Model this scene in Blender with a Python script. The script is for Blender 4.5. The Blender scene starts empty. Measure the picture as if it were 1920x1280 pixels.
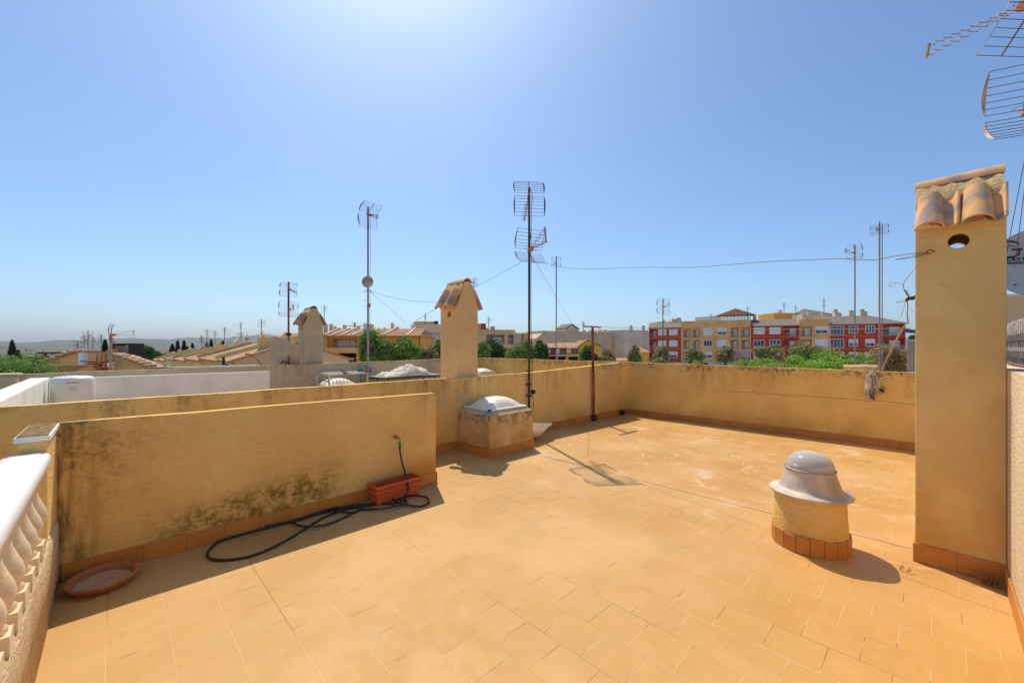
import bpy, bmesh, math, random
from math import sin, cos, pi, radians, sqrt, atan2
from mathutils import Vector, Matrix

# ------------------------------------------------------------------ camera, light, exposure
scene = bpy.context.scene
C = scene.collection
H = 1.56                      # eye height above the terrace
FPX, CX, HZ, TH = 770.0, 960.0, 652.0, radians(46)
CT, ST = cos(TH), sin(TH)

cam_d = bpy.data.cameras.new('camera'); cam = bpy.data.objects.new('camera', cam_d); C.objects.link(cam)
cam.location = (0, 0, H); cam.rotation_euler = (radians(90), 0, radians(-44))
cam_d.sensor_width = 36; cam_d.lens = 36 * FPX / 1920; cam_d.shift_y = 12 / 1920
cam_d.clip_start = 0.02; cam_d.clip_end = 40000
scene.camera = cam

SUNV = Vector((0.28, 0.585, 1.0)).normalized()      # towards the sun
EL = math.asin(SUNV.z); AZ = atan2(SUNV.x, SUNV.y)  # clockwise from +Y
w = bpy.data.worlds.new('World'); scene.world = w; w.use_nodes = True
wn = w.node_tree; wn.nodes.clear()
sky = wn.nodes.new('ShaderNodeTexSky'); sky.sky_type = 'NISHITA'; sky.sun_disc = False
sky.sun_elevation = EL; sky.sun_rotation = AZ
sky.altitude = 0; sky.air_density = 0.9; sky.dust_density = 1.15; sky.ozone_density = 4.0
bg = wn.nodes.new('ShaderNodeBackground'); bg.inputs['Strength'].default_value = 0.074
wo = wn.nodes.new('ShaderNodeOutputWorld')
gr = wn.nodes.new('ShaderNodeMix'); gr.data_type = 'RGBA'; gr.blend_type = 'MULTIPLY'; gr.inputs[0].default_value = 1; gr.inputs[7].default_value = (0.88, 1.03, 1.13, 1)
wn.links.new(sky.outputs[0], gr.inputs[6]); wn.links.new(gr.outputs[2], bg.inputs[0]); wn.links.new(bg.outputs[0], wo.inputs[0])
sl = bpy.data.lights.new('sun', 'SUN'); sl.energy = 2.15; sl.angle = radians(0.5); sl.color = (1.0, 0.90, 0.76)
so = bpy.data.objects.new('sun', sl); C.objects.link(so); so.location = (0, 0, 30)
so.rotation_euler = SUNV.to_track_quat('Z', 'Y').to_euler()
scene.view_settings.view_transform = 'Standard'; scene.view_settings.look = 'None'
scene.view_settings.gamma = 1; scene.view_settings.exposure = 0.92
scene.render.engine = 'CYCLES'
scene.cycles.max_bounces = 8; scene.cycles.volume_bounces = 0

# ------------------------------------------------------------------ measuring helpers (photo pixel -> place)
def at(px, py, d):
    r = (px - CX) / FPX * d
    return Vector((d * CT + r * ST, d * ST - r * CT, H + (HZ - py) * d / FPX))
def on_floor(px, py, z=0.0):
    return at(px, py, FPX * (H - z) / (py - HZ))
def on_y(px, y):                                   # X where the sight line of column px meets the plane Y = y
    k = (px - CX) / FPX
    return y * (CT + k * ST) / (ST - k * CT)
def on_x(px, x):
    k = (px - CX) / FPX
    return x * (ST - k * CT) / (CT + k * ST)
def zat(px, py, x, y):
    d = x * CT + y * ST
    return H + (HZ - py) * d / FPX

# ------------------------------------------------------------------ mesh helpers
class MB:
    def __init__(s): s.v = []; s.f = []; s.sm = []
    def add(s, vs, fs, smooth=False):
        o = len(s.v); s.v += [tuple(v) for v in vs]
        s.f += [tuple(i + o for i in f) for f in fs]; s.sm += [smooth] * len(fs)
        return s
    def box(s, x0, x1, y0, y1, z0, z1, M=None):
        vs = [Vector(p) for p in ((x0,y0,z0),(x1,y0,z0),(x1,y1,z0),(x0,y1,z0),(x0,y0,z1),(x1,y0,z1),(x1,y1,z1),(x0,y1,z1))]
        if M is not None: vs = [M @ v for v in vs]
        return s.add(vs, [(0,3,2,1),(4,5,6,7),(0,1,5,4),(1,2,6,5),(2,3,7,6),(3,0,4,7)])
    def quad(s, a, b, c, d): return s.add([a, b, c, d], [(0,1,2,3)])
    def prism(s, pts, y0, y1, axis='y', smooth=False):
        n = len(pts)
        def P(p, t):
            return (p[0], t, p[1]) if axis == 'y' else ((t, p[0], p[1]) if axis == 'x' else (p[0], p[1], t))
        vs = [P(p, y0) for p in pts] + [P(p, y1) for p in pts]
        s.add(vs, [tuple(range(n))[::-1], tuple(range(n, 2 * n))])
        s.add(vs, [(i, (i + 1) % n, n + (i + 1) % n, n + i) for i in range(n)], smooth)
        return s
    def tube(s, pts, r, n=8, r2=None, cap=True, smooth=True):
        pts = [Vector(p) for p in pts]; m = len(pts); rings = []
        up = Vector((0, 0, 1))
        t0 = (pts[1] - pts[0]).normalized()
        a = t0.cross(up)
        if a.length < 1e-3: a = t0.cross(Vector((1, 0, 0)))
        a.normalize()
        vs = []
        for i, p in enumerate(pts):
            t = (pts[min(i + 1, m - 1)] - pts[max(i - 1, 0)])
            if t.length < 1e-9: t = t0
            t = t.normalized()
            a = (a - t * a.dot(t));
            if a.length < 1e-4: a = t.cross(up)
            a.normalize(); b = t.cross(a)
            rr = r if r2 is None else r + (r2 - r) * i / (m - 1)
            vs += [p + (a * cos(2 * pi * k / n) + b * sin(2 * pi * k / n)) * rr for k in range(n)]
        fs = [(i * n + k, i * n + (k + 1) % n, (i + 1) * n + (k + 1) % n, (i + 1) * n + k) for i in range(m - 1) for k in range(n)]
        s.add(vs, fs, smooth)
        if cap: s.add(vs, [tuple(range(n))[::-1], tuple((m - 1) * n + k for k in range(n))])
        return s
    def bar(s, p, q, wd, th=None):                   # rectangular bar
        p = Vector(p); q = Vector(q); th = th or wd
        t = (q - p); L = t.length; t.normalize()
        a = t.cross(Vector((0, 0, 1)))
        if a.length < 1e-3: a = Vector((1, 0, 0))
        a.normalize(); b = t.cross(a)
        vs = [x + a * sa * wd / 2 + b * sb * th / 2 for x in (p, q) for sa, sb in ((-1,-1),(1,-1),(1,1),(-1,1))]
        return s.add(vs, [(0,3,2,1),(4,5,6,7),(0,1,5,4),(1,2,6,5),(2,3,7,6),(3,0,4,7)])
    def lathe(s, prof, c=(0, 0, 0), n=24, smooth=True, M=None):
        vs = []
        for r, z in prof:
            for k in range(n):
                v = Vector((c[0] + r * cos(2 * pi * k / n), c[1] + r * sin(2 * pi * k / n), c[2] + z))
                vs.append(M @ v if M is not None else v)
        m = len(prof)
        fs = [(i * n + k, i * n + (k + 1) % n, (i + 1) * n + (k + 1) % n, (i + 1) * n + k) for i in range(m - 1) for k in range(n)]
        return s.add(vs, fs, smooth)
    def build(s, name, mat, parent=None, loc=None, bevel=0, seg=2):
        me = bpy.data.meshes.new(name); me.from_pydata([tuple(v) for v in s.v], [], s.f); me.update()
        for p, sm in zip(me.polygons, s.sm): p.use_smooth = sm
        o = bpy.data.objects.new(name, me); C.objects.link(o)
        if mat: me.materials.append(mat)
        if parent is not None: o.parent = parent
        if loc is not None: o.location = loc
        if bevel:
            md = o.modifiers.new('bevel', 'BEVEL'); md.width = bevel; md.segments = seg; md.limit_method = 'ANGLE'; md.angle_limit = radians(40)
        return o

def tag(o, label, cat, group=None):
    o['label'] = label; o['category'] = cat
    if group: o['group'] = group
    return o
def thing(name, label, cat, loc=(0, 0, 0), rz=0, group=None):
    o = bpy.data.objects.new(name, None); C.objects.link(o); o.location = loc; o.rotation_euler = (0, 0, rz)
    o.empty_display_size = 0.2
    return tag(o, label, cat, group)
def struct(o): o['kind'] = 'structure'; return o
def stuff(o): o['kind'] = 'stuff'; return o
def catmull(pts, k=6):
    pts = [Vector(p) for p in pts]; out = []
    for i in range(len(pts) - 1):
        p0 = pts[max(i - 1, 0)]; p1 = pts[i]; p2 = pts[i + 1]; p3 = pts[min(i + 2, len(pts) - 1)]
        for j in range(k):
            t = j / k
            out.append(0.5 * ((2 * p1) + (p2 - p0) * t + (2 * p0 - 5 * p1 + 4 * p2 - p3) * t * t + (3 * p1 - p0 - 3 * p2 + p3) * t ** 3))
    out.append(pts[-1]); return out
def children(o): return [c for c in bpy.data.objects if c.parent == o]
def copy_tree(o, parent=None):
    c = o.copy(); C.objects.link(c); c.parent = parent
    for ch in children(o): copy_tree(ch, c)
    return c

# ------------------------------------------------------------------ material helpers
class NT:
    def __init__(s, name, rough=0.8, spec=0.3, metal=0.0):
        s.m = bpy.data.materials.new(name); s.m.use_nodes = True; s.t = s.m.node_tree
        s.p = s.t.nodes['Principled BSDF']; s.p.inputs['Roughness'].default_value = rough
        s.p.inputs['Specular IOR Level'].default_value = spec; s.p.inputs['Metallic'].default_value = metal
        s._g = None
    def node(s, ty, **kw):
        n = s.t.nodes.new(ty)
        for k, v in kw.items(): setattr(n, k, v)
        return n
    def set(s, inp, v):
        if isinstance(v, bpy.types.NodeSocket): s.t.links.new(v, inp)
        elif v is not None: inp.default_value = v
    def pos(s):
        if s._g is None: s._g = s.node('ShaderNodeNewGeometry')
        return s._g.outputs['Position']
    def obj(s): return s.node('ShaderNodeTexCoord').outputs['Object']
    def xyz(s, v):
        n = s.node('ShaderNodeSeparateXYZ'); s.set(n.inputs[0], v); return n.outputs
    def scale(s, v, sc, loc=(0, 0, 0)):
        n = s.node('ShaderNodeMapping'); s.set(n.inputs['Vector'], v); n.inputs['Scale'].default_value = sc; n.inputs['Location'].default_value = loc
        return n.outputs[0]
    def noise(s, v, sc, det=4, rough=0.55, dist=0.0):
        n = s.node('ShaderNodeTexNoise'); s.set(n.inputs['Vector'], v); n.inputs['Scale'].default_value = sc
        n.inputs['Detail'].default_value = det; n.inputs['Roughness'].default_value = rough; n.inputs['Distortion'].default_value = dist
        return n.outputs['Fac']
    def mr(s, v, a, b, c=0.0, d=1.0):
        n = s.node('ShaderNodeMapRange', interpolation_type='SMOOTHSTEP'); s.set(n.inputs[0], v)
        for i, x in enumerate((a, b, c, d)): s.set(n.inputs[i + 1], x)
        return n.outputs[0]
    def math(s, op, a, b=0.5):
        n = s.node('ShaderNodeMath', operation=op); s.set(n.inputs[0], a); s.set(n.inputs[1], b); return n.outputs[0]
    def mul(s, *a):
        r = a[0]
        for x in a[1:]: r = s.math('MULTIPLY', r, x)
        return r
    def mix(s, f, a, b, mode='MIX'):
        n = s.node('ShaderNodeMix', data_type='RGBA', blend_type=mode)
        s.set(n.inputs[0], f)
        for i, x in ((6, a), (7, b)):
            s.set(n.inputs[i], (*x, 1) if isinstance(x, tuple) and len(x) == 3 else x)
        return n.outputs[2]
    def bump(s, h, st=0.3, dist=0.01, prev=None):
        n = s.node('ShaderNodeBump'); s.set(n.inputs['Height'], h); n.inputs['Strength'].default_value = st; n.inputs['Distance'].default_value = dist
        if prev is not None: s.set(n.inputs['Normal'], prev)
        return n.outputs[0]
    def col(s, c):
        s.set(s.p.inputs['Base Color'], (*c, 1) if isinstance(c, tuple) and len(c) == 3 else c); return s
    def norm(s, n): s.set(s.p.inputs['Normal'], n); return s

def plain(name, col, rough=0.6, metal=0.0, spec=0.4, var=0.25, sc=6.0, bump=0.0):
    n = NT(name, rough, spec, metal)
    v = n.obj(); f = n.noise(v, sc, 5)
    a = tuple(c * (1 - var) for c in col); b = tuple(min(1, c * (1 + var)) for c in col)
    n.col(n.mix(n.mr(f, 0.3, 0.7), a, b))
    if bump: n.norm(n.bump(n.noise(v, sc * 8, 4), bump, 0.005))
    return n.m

def stucco(name, base, dark=(0.12, 0.085, 0.045), ochre=(0.55, 0.27, 0.035), ztop=1.16, top=0.88, low=0.5, rough=0.9, extra=None, bump=0.6, grime=0.14, zlow=(0.1, 0.5)):
    n = NT(name, rough, 0.15); P = n.pos(); x, y, z = n.xyz(P)
    big = n.noise(P, 1.3, 4); med = n.noise(P, 7, 6); fine = n.noise(P, 55, 5)
    trow = n.scale(P, (9, 9, 60)); trowel = n.noise(trow, 1.0, 4, 0.6, 0.6)
    lt = tuple(min(.97, c * 1.10) for c in base); dk = tuple(c * 0.90 for c in base)
    c = n.mix(n.mr(big, 0.35, 0.68), dk, lt)
    c = n.mix(n.mul(n.mr(med, 0.5, 0.75), 0.25), c, tuple(k * 0.8 for k in base))
    c = n.mix(n.mul(n.mr(trowel, 0.5, 0.8), 0.12), c, tuple(k * 0.72 for k in base))
    # run-off streaks under the coping
    st1 = n.noise(n.scale(P, (7.5, 7.5, 0.9)), 1.0, 7, 0.68, 0.35)
    st2 = n.noise(n.scale(P, (1.1, 1.1, 0.2), (3, 7, 0)), 1.0, 3)
    g = n.mr(z, ztop - 0.62, ztop + 0.02)
    g2 = n.mr(z, ztop - 0.16, ztop + 0.02)
    m = n.mul(n.mr(st1, 0.40, 0.62), n.mr(st2, 0.48, 0.60), g, n.mr(n.noise(P, 18, 6, 0.75), 0.3, 0.58), top * 0.8)
    m2 = n.mul(n.mr(n.noise(P, 14, 7, 0.72), 0.42, 0.60), g2, n.mr(n.noise(P, 1.6, 3), 0.35, 0.6), top)
    m = n.math('MAXIMUM', m, m2)
    c = n.mix(m, c, dark)
    # ochre damp above the skirting
    lowm = n.mul(n.mr(z, zlow[1], zlow[0]), n.mr(n.noise(P, 2.2, 5), 0.35, 0.62), low)
    c = n.mix(lowm, c, ochre)
    c = n.mix(n.mul(n.mr(n.noise(P, 30, 5), 0.58, 0.75), grime), c, dark)
    vor = n.node('ShaderNodeTexVoronoi', feature='DISTANCE_TO_EDGE'); wv = n.node('ShaderNodeVectorMath', operation='ADD'); n.set(wv.inputs[0], P)
    wn2 = n.node('ShaderNodeTexNoise'); n.set(wn2.inputs['Vector'], P); wn2.inputs['Scale'].default_value = 3.5; wn2.inputs['Detail'].default_value = 5
    ws = n.node('ShaderNodeVectorMath', operation='SCALE'); n.set(ws.inputs[0], wn2.outputs['Color']); ws.inputs['Scale'].default_value = 0.5; n.set(wv.inputs[1], ws.outputs[0])
    n.set(vor.inputs['Vector'], wv.outputs[0]); vor.inputs['Scale'].default_value = 0.75
    crack = n.mul(n.mr(vor.outputs['Distance'], 0.0035, 0.001), n.mr(n.noise(P, 0.8, 2), 0.50, 0.60), 0.10)
    c = n.mix(crack, c, tuple(k * 0.35 for k in base))
    pat = n.mul(n.mr(n.noise(n.scale(P, (1, 1, 1), (9, 4, 2)), 1.9, 2, 0.4), 0.60, 0.615), 0.22); c = n.mix(pat, c, tuple(min(.97, k * 1.12 + .03) for k in base))
    if extra: c = extra(n, c, x, y, z, P)
    n.col(c)
    tr2 = n.noise(n.scale(P, (14, 14, 34)), 1.0, 5, 0.6, 1.5); b = n.bump(trowel, min(1, bump * 0.9), 0.02); b = n.bump(tr2, min(1, bump * 0.9), 0.014, b); b = n.bump(fine, min(1, bump * 1.3), 0.006, b)
    n.norm(b); return n.m

CREAM = (0.95, 0.605, 0.205)
def wallA_extra(n, c, x, y, z, P):
    nz = n.noise(P, 9, 7, 0.7); nb = n.noise(P, 28, 6, 0.7)
    # black mould at the left end
    m = n.mul(n.mr(x, 0.45, -0.3), n.mr(z, 0.25, 1.0), n.mr(nz, 0.40, 0.62), n.mr(nb, 0.35, 0.62), 0.8)
    c = n.mix(m, c, (0.13, 0.085, 0.03))
    m = n.mul(n.mr(x, -0.02, -0.25), n.mr(n.noise(n.scale(P, (14, 14, 2)), 1, 6, 0.7), 0.35, 0.6), 0.8)
    c = n.mix(m, c, (0.09, 0.065, 0.025))
    # moss band: rises to the right
    zz = n.math('SUBTRACT', z, n.mul(x, 0.12))
    m = n.mul(n.mr(zz, 0.36, 0.14), n.mr(x, 0.05, 0.5), n.mr(x, 1.75, 1.3), n.mr(nz, 0.38, 0.56), n.mr(nb, 0.3, 0.55))
    c = n.mix(n.mul(m, 0.92), c, (0.23, 0.15, 0.014))
    m = n.mul(n.mr(z, 0.42, 0.15), n.mr(x, 1.9, 2.5), 0.75)
    return n.mix(m, c, (0.62, 0.28, 0.02))
def back_extra(n, c, x, y, z, P):
    # hairline crack across the rendered wall
    wob = n.mul(n.noise(n.scale(P, (1, 2.4, 0)), 1, 6, 0.7), 0.10)
    dz = n.math('ABSOLUTE', n.math('SUBTRACT', n.math('SUBTRACT', z, wob), 0.66))
    m = n.mul(n.mr(dz, 0.006, 0.002), n.mr(y, 3.3, 2.8), 0.7)
    return n.mix(m, c, (0.2, 0.1, 0.04))
M = {}
M['wall'] = stucco('stucco_cream', CREAM)
M['wallA'] = stucco('stucco_mossy', CREAM, top=0.6, low=0.3, extra=wallA_extra)
M['wallB'] = stucco('stucco_back', (0.95, 0.585, 0.18), extra=back_extra, top=0.9)
M['chim'] = stucco('stucco_chimney', (0.95, 0.615, 0.225), ztop=9, low=0.55, zlow=(0.05, 1.1), bump=0.45, grime=0.06)
M['chim2'] = stucco('stucco_chimney_far', (0.84, 0.56, 0.25), ztop=9, low=0.2, bump=0.45, grime=0.06)
M['chim3'] = stucco('stucco_chimney_grey', (0.56, 0.47, 0.30), ztop=9, low=0.0, bump=0.6, grime=0.35)
M['wallR'] = stucco('stucco_right', (0.80, 0.62, 0.38), ztop=1.5, top=0.2, low=0.2)
M['wallF'] = stucco('stucco_far', (0.66, 0.51, 0.31), top=0.6, low=0.1, ztop=1.2)
M['white_wall'] = stucco('whitewash', (0.84, 0.86, 0.78), dark=(0.45, 0.42, 0.36), top=0.25, low=0.1, ochre=(0.5, 0.45, 0.35), grime=0.1, bump=0.3)
M['mortar'] = stucco('mortar', (0.66, 0.46, 0.22), ztop=9, low=0, bump=1.0, grime=0.6)
def dome_box_extra(n, c, x, y, z, P):
    m = n.mul(n.mr(z, 0.30, 0.60), n.mr(n.noise(P, 9, 6, 0.7), 0.42, 0.62), 0.8)
    return n.mix(m, c, (0.10, 0.075, 0.04))
M['box'] = stucco('stucco_skylight_base', (0.82, 0.56, 0.26), ztop=9, low=0.95, zlow=(0.1, 0.65), extra=dome_box_extra)
M['boxcap'] = stucco('stucco_cap', (0.66, 0.51, 0.31), ztop=9, low=0, grime=0.8, bump=1.0)

def floor_mat():
    n = NT('terrace_tiles', 0.55, 0.35); P = n.pos(); x, y, z = n.xyz(P)
    T = 0.158 * H
    cx = n.node('ShaderNodeCombineXYZ'); n.set(cx.inputs[0], n.math('ADD', y, 40 * T - 0.017 * H)); n.set(cx.inputs[1], n.math('ADD', x, 0.02 * H + 40 * T))
    jit = n.node('ShaderNodeVectorMath', operation='ADD'); n.set(jit.inputs[0], cx.outputs[0])
    nj = n.node('ShaderNodeTexNoise'); n.set(nj.inputs['Vector'], P); nj.inputs['Scale'].default_value = 2.2
    sj = n.node('ShaderNodeVectorMath', operation='SCALE'); n.set(sj.inputs[0], nj.outputs['Color']); sj.inputs['Scale'].default_value = 0.006
    n.set(jit.inputs[1], sj.outputs[0])
    br = n.node('ShaderNodeTexBrick'); br.offset = 0.5; br.offset_frequency = 2; br.squash = 1
    n.set(br.inputs['Vector'], jit.outputs[0]); br.inputs['Scale'].default_value = 1
    br.inputs['Brick Width'].default_value = T; br.inputs['Row Height'].default_value = T
    br.inputs['Mortar Size'].default_value = 0.0020; br.inputs['Mortar Smooth'].default_value = 0.35; br.inputs['Bias'].default_value = 0
    br.inputs['Color1'].default_value = (0, 0, 0, 1); br.inputs['Color2'].default_value = (1, 1, 1, 1)
    tilev = n.xyz(br.outputs['Color'])[0]
    A = (0.525, 0.292, 0.080); B = (0.560, 0.320, 0.094)
    c = n.mix(tilev, A, B)
    c = n.mix(n.mul(n.mr(n.math('SUBTRACT', x, n.mul(y, 1.0)), -0.5, 3.0), 0.5), c, (0.565, 0.262, 0.050))  # imitates lens flare tint: tile colour painted more orange towards the right
    big = n.noise(P, 0.8, 5); c = n.mix(n.mul(n.mr(big, 0.35, 0.7), 0.35), c, (0.86, 0.56, 0.26))
    veins = n.noise(n.scale(P, (3, 16, 1)), 1.0, 6, 0.6, 0.8); c = n.mix(n.mul(n.mr(veins, 0.45, 0.72), 0.34), c, (0.62, 0.34, 0.10))
    c = n.mix(n.mul(n.mr(n.noise(P, 5, 6, 0.65), 0.50, 0.72), 0.35), c, (0.66, 0.37, 0.12))
    # rusty orange drag marks
    rs = n.noise(n.scale(P, (2.2, 14, 1), (5, 1, 0)), 1.0, 3, 0.5, 1.2); c = n.mix(n.mul(n.mr(rs, 0.70, 0.78), 0.45), c, (0.72, 0.25, 0.05))
    # lime bloom swirls in the middle of the terrace
    sw = n.noise(n.scale(P, (1.6, 0.9, 1)), 1.0, 3, 0.5, 2.2)
    ring = n.mr(n.math('ABSOLUTE', n.math('SUBTRACT', sw, 0.5)), 0.028, 0.0)
    area = n.mul(n.mr(x, 3.4, 4.6), n.mr(n.noise(P, 0.9, 2), 0.4, 0.6))
    c = n.mix(n.mul(ring, area, n.mr(n.noise(P, 6, 4), 0.4, 0.65), 0.6), c, (0.86, 0.70, 0.48))
    bl = n.mul(n.mr(n.noise(P, 1.6, 6, 0.7), 0.56, 0.68), n.mr(x, 3.0, 4.4), n.mr(n.noise(P, 14, 4), 0.3, 0.7))
    c = n.mix(n.mul(bl, 0.5), c, (0.84, 0.68, 0.50))
    # chips and paint flecks near the balustrade
    fl = n.noise(n.scale(P, (14, 38, 1)), 1.0, 2, 0.5, 0.4)
    c = n.mix(n.mul(n.mr(fl, 0.765, 0.79), n.mr(x, 1.5, 0.5), n.mr(n.noise(P, 2, 2), 0.45, 0.6)), c, (0.92, 0.85, 0.74))
    c = n.mix(n.mul(n.mr(n.noise(P, 90, 2), 0.74, 0.8), 0.25), c, (0.35, 0.2, 0.08))
    # joints: partly dark, partly limed
    dk = n.mr(n.noise(n.scale(P, (3.2, 0.5, 1)), 1.0, 4, 0.6), 0.48, 0.60)
    jc = n.mix(dk, (0.72, 0.50, 0.27), (0.22, 0.11, 0.05))
    vis = n.mr(n.noise(P, 1.7, 5, 0.7), 0.32, 0.58, 0.35, 1.0)
    c = n.mix(n.mul(br.outputs['Fac'], vis), c, jc)
    wob = n.mul(n.noise(P, 3, 3), 0.004)
    dx = n.math('ABSOLUTE', n.math('SUBTRACT', n.math('SUBTRACT', x, wob), 2.851 * H))
    c = n.mix(n.mr(dx, 0.0075, 0.0035), c, (0.05, 0.03, 0.015))
    # grime along the foot of the parapet
    c = n.mix(n.mul(n.mr(y, 4.55, 5.1), n.mr(n.noise(P, 3, 4), 0.35, 0.6), 0.35), c, (0.36, 0.2, 0.06))
    n.col(c)
    n.set(n.p.inputs['Roughness'], n.mr(n.noise(P, 4, 4), 0.3, 0.7, 0.45, 0.7))
    b = n.bump(n.math('MULTIPLY', br.outputs['Fac'], -1.0), 0.5, 0.003); b = n.bump(n.noise(P, 60, 3), 0.12, 0.003, b); b = n.bump(n.noise(P, 3, 3), 0.25, 0.01, b)
    n.norm(b); return n.m
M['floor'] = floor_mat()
def skirt_mat(axis):
    n = NT('skirting_tiles_' + axis, 0.5, 0.35); P = n.pos(); xyz = n.xyz(P); a = xyz[0 if axis == 'x' else 1]
    t = n.math('FRACT', n.math('DIVIDE', n.math('ADD', a, 40.03), 0.2465)); j = n.math('ABSOLUTE', n.math('SUBTRACT', t, 0.5))
    idx = n.math('FLOOR', n.math('DIVIDE', n.math('ADD', a, 40.03), 0.2465))
    wn_ = n.node('ShaderNodeTexWhiteNoise', noise_dimensions='1D'); n.set(wn_.inputs['W'], idx)
    c = n.mix(wn_.outputs['Value'], (0.56, 0.225, 0.045), (0.64, 0.28, 0.065))
    c = n.mix(n.mul(n.mr(n.noise(P, 8, 5), 0.4, 0.7), 0.4), c, (0.42, 0.17, 0.04))
    c = n.mix(n.mr(j, 0.485, 0.497), c, (0.28, 0.13, 0.05))
    c = n.mix(n.mul(n.mr(n.noise(P, 22, 5), 0.62, 0.75), 0.6), c, (0.62, 0.45, 0.25))
    n.col(c); n.norm(n.bump(n.noise(P, 40, 3), 0.2, 0.003)); return n.m
M['skx'] = skirt_mat('x'); M['sky'] = skirt_mat('y')

def tile_mat(name, a=(0.62, 0.30, 0.12), b=(0.30, 0.20, 0.15), sc=3.2):
    n = NT(name, 0.85, 0.2); P = n.obj(); 
    c = n.mix(n.mr(n.noise(P, sc, 3, 0.5), 0.45, 0.62), a, b)
    c = n.mix(n.mul(n.mr(n.noise(P, 16, 5), 0.5, 0.7), 0.5), c, (0.70, 0.46, 0.24))
    n.col(c); n.norm(n.bump(n.noise(P, 45, 4), 0.4, 0.004)); return n.m
M['clay'] = tile_mat('clay_tile', (0.85, 0.46, 0.18), (0.42, 0.31, 0.25), 5)
M['clayfar'] = tile_mat('clay_tile_pale', (0.56, 0.36, 0.20), (0.36, 0.24, 0.15), 5)
M['terra'] = plain('terracotta', (0.50, 0.13, 0.035), 0.75, var=0.3, sc=9, bump=0.2)
M['plastic_terra'] = plain('terracotta_plastic', (0.60, 0.125, 0.03), 0.5, var=0.15, sc=9)
def saucer_mat():
    n = NT('terracotta_limed', 0.85, 0.2); P = n.obj()
    c = n.mix(n.mr(n.noise(P, 9, 6, 0.7), 0.4, 0.62), (0.44, 0.13, 0.035), (0.52, 0.21, 0.07))
    c = n.mix(n.mul(n.mr(n.noise(P, 30, 6, 0.7), 0.55, 0.68), 0.4), c, (0.68, 0.55, 0.36))
    rr = n.node('ShaderNodeVectorMath', operation='LENGTH'); cb = n.node('ShaderNodeCombineXYZ'); q = n.xyz(P); n.set(cb.inputs[0], q[0]); n.set(cb.inputs[1], q[1]); n.set(rr.inputs[0], cb.outputs[0])
    ins = n.mul(n.mr(rr.outputs['Value'], 0.158, 0.140), n.mr(n.noise(P, 14, 5), 0.25, 0.6, 0.5, 0.95)); c = n.mix(ins, c, (0.60, 0.40, 0.22))
    c = n.mix(n.mul(n.mr(rr.outputs['Value'], 0.130, 0.142), n.mr(rr.outputs['Value'], 0.158, 0.146), 0.6), c, (0.20, 0.08, 0.03))
    n.col(c); n.norm(n.bump(n.noise(P, 40, 5), 0.5, 0.004)); return n.m
M['saucer'] = saucer_mat()
def rust_mat(name, base, rustc=(0.26, 0.08, 0.025), lo=0.42, hi=0.6, metal=0.5, rough=0.55):
    n = NT(name, rough, 0.4, metal); P = n.pos()
    f = n.mr(n.noise(n.scale(P, (8, 8, 3)), 1.0, 6, 0.7), lo, hi)
    n.col(n.mix(f, base, rustc)); n.set(n.p.inputs['Metallic'], n.mr(f, 0, 1, metal, 0.0)); n.norm(n.bump(n.noise(P, 60, 4), 0.3, 0.002)); return n.m
M['rust'] = rust_mat('rusty_steel', (0.42, 0.16, 0.06), (0.16, 0.035, 0.012), 0.4, 0.6, 0.0, 0.85)
M['mastdark'] = rust_mat('dark_mast', (0.06, 0.05, 0.045), (0.12, 0.05, 0.025), 0.45, 0.7, 0.3)
M['galv'] = rust_mat('galvanised', (0.40, 0.36, 0.31), (0.22, 0.16, 0.11), 0.5, 0.7, 0.4, 0.5)
M['rod'] = rust_mat('antenna_rod', (0.16, 0.12, 0.09), (0.24, 0.10, 0.04), 0.45, 0.6, 0.3)
M['plate'] = plain('antenna_plate', (0.46, 0.35, 0.24), 0.6, 0.2)
M['platedark'] = plain('antenna_plate_black', (0.03, 0.03, 0.032), 0.5)
M['orangebox'] = plain('orange_plastic', (0.60, 0.20, 0.035), 0.5)
M['black'] = plain('black_plastic', (0.018, 0.018, 0.02), 0.45)
M['hose'] = plain('hose_green', (0.018, 0.035, 0.022), 0.35, spec=0.5, var=0.5, sc=3)
M['green'] = plain('green_plastic', (0.01, 0.22, 0.07), 0.4)
M['brass'] = plain('tap_brass', (0.36, 0.25, 0.13), 0.4, 0.8)
M['blue'] = plain('blue_plastic', (0.02, 0.12, 0.55), 0.4)
M['teal'] = plain('teal_plastic', (0.03, 0.22, 0.24), 0.4)
M['whitepl'] = plain('white_plastic', (0.80, 0.78, 0.72), 0.35, var=0.08, sc=3)
M['grayedwhite'] = plain('aged_white_metal', (0.62, 0.60, 0.56), 0.5, var=0.15)
M['cable'] = plain('cable', (0.22, 0.20, 0.19), 0.6)
M['cablepale'] = plain('pale_cord', (0.45, 0.34, 0.22), 0.8)
M['cordwhite'] = plain('white_cord', (0.68, 0.62, 0.52), 0.8)
M['cloth'] = plain('cream_tarp', (0.74, 0.67, 0.48), 0.8, var=0.12, sc=2, bump=0.2)
M['tabletop'] = plain('table_top_grey', (0.28, 0.29, 0.33), 0.4)
M['tabledark'] = plain('table_edge_dark', (0.02, 0.025, 0.04), 0.4)
M['wood'] = plain('weathered_wood', (0.40, 0.34, 0.29), 0.85, var=0.35, sc=14, bump=0.5)
M['wooddark'] = plain('dark_beam', (0.10, 0.08, 0.07), 0.8, var=0.4, sc=10, bump=0.4)
def lead_mat():
    n = NT('aged_aluminium', 0.55, 0.4, 0.15); P = n.pos()
    c = n.mix(n.mr(n.noise(n.scale(P, (5, 5, 2)), 1.0, 5), 0.35, 0.65), (0.46, 0.38, 0.28), (0.68, 0.58, 0.44))
    n.col(c); n.norm(n.bump(n.noise(P, 14, 4), 0.15, 0.01)); return n.m
M['lead'] = lead_mat()
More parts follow.
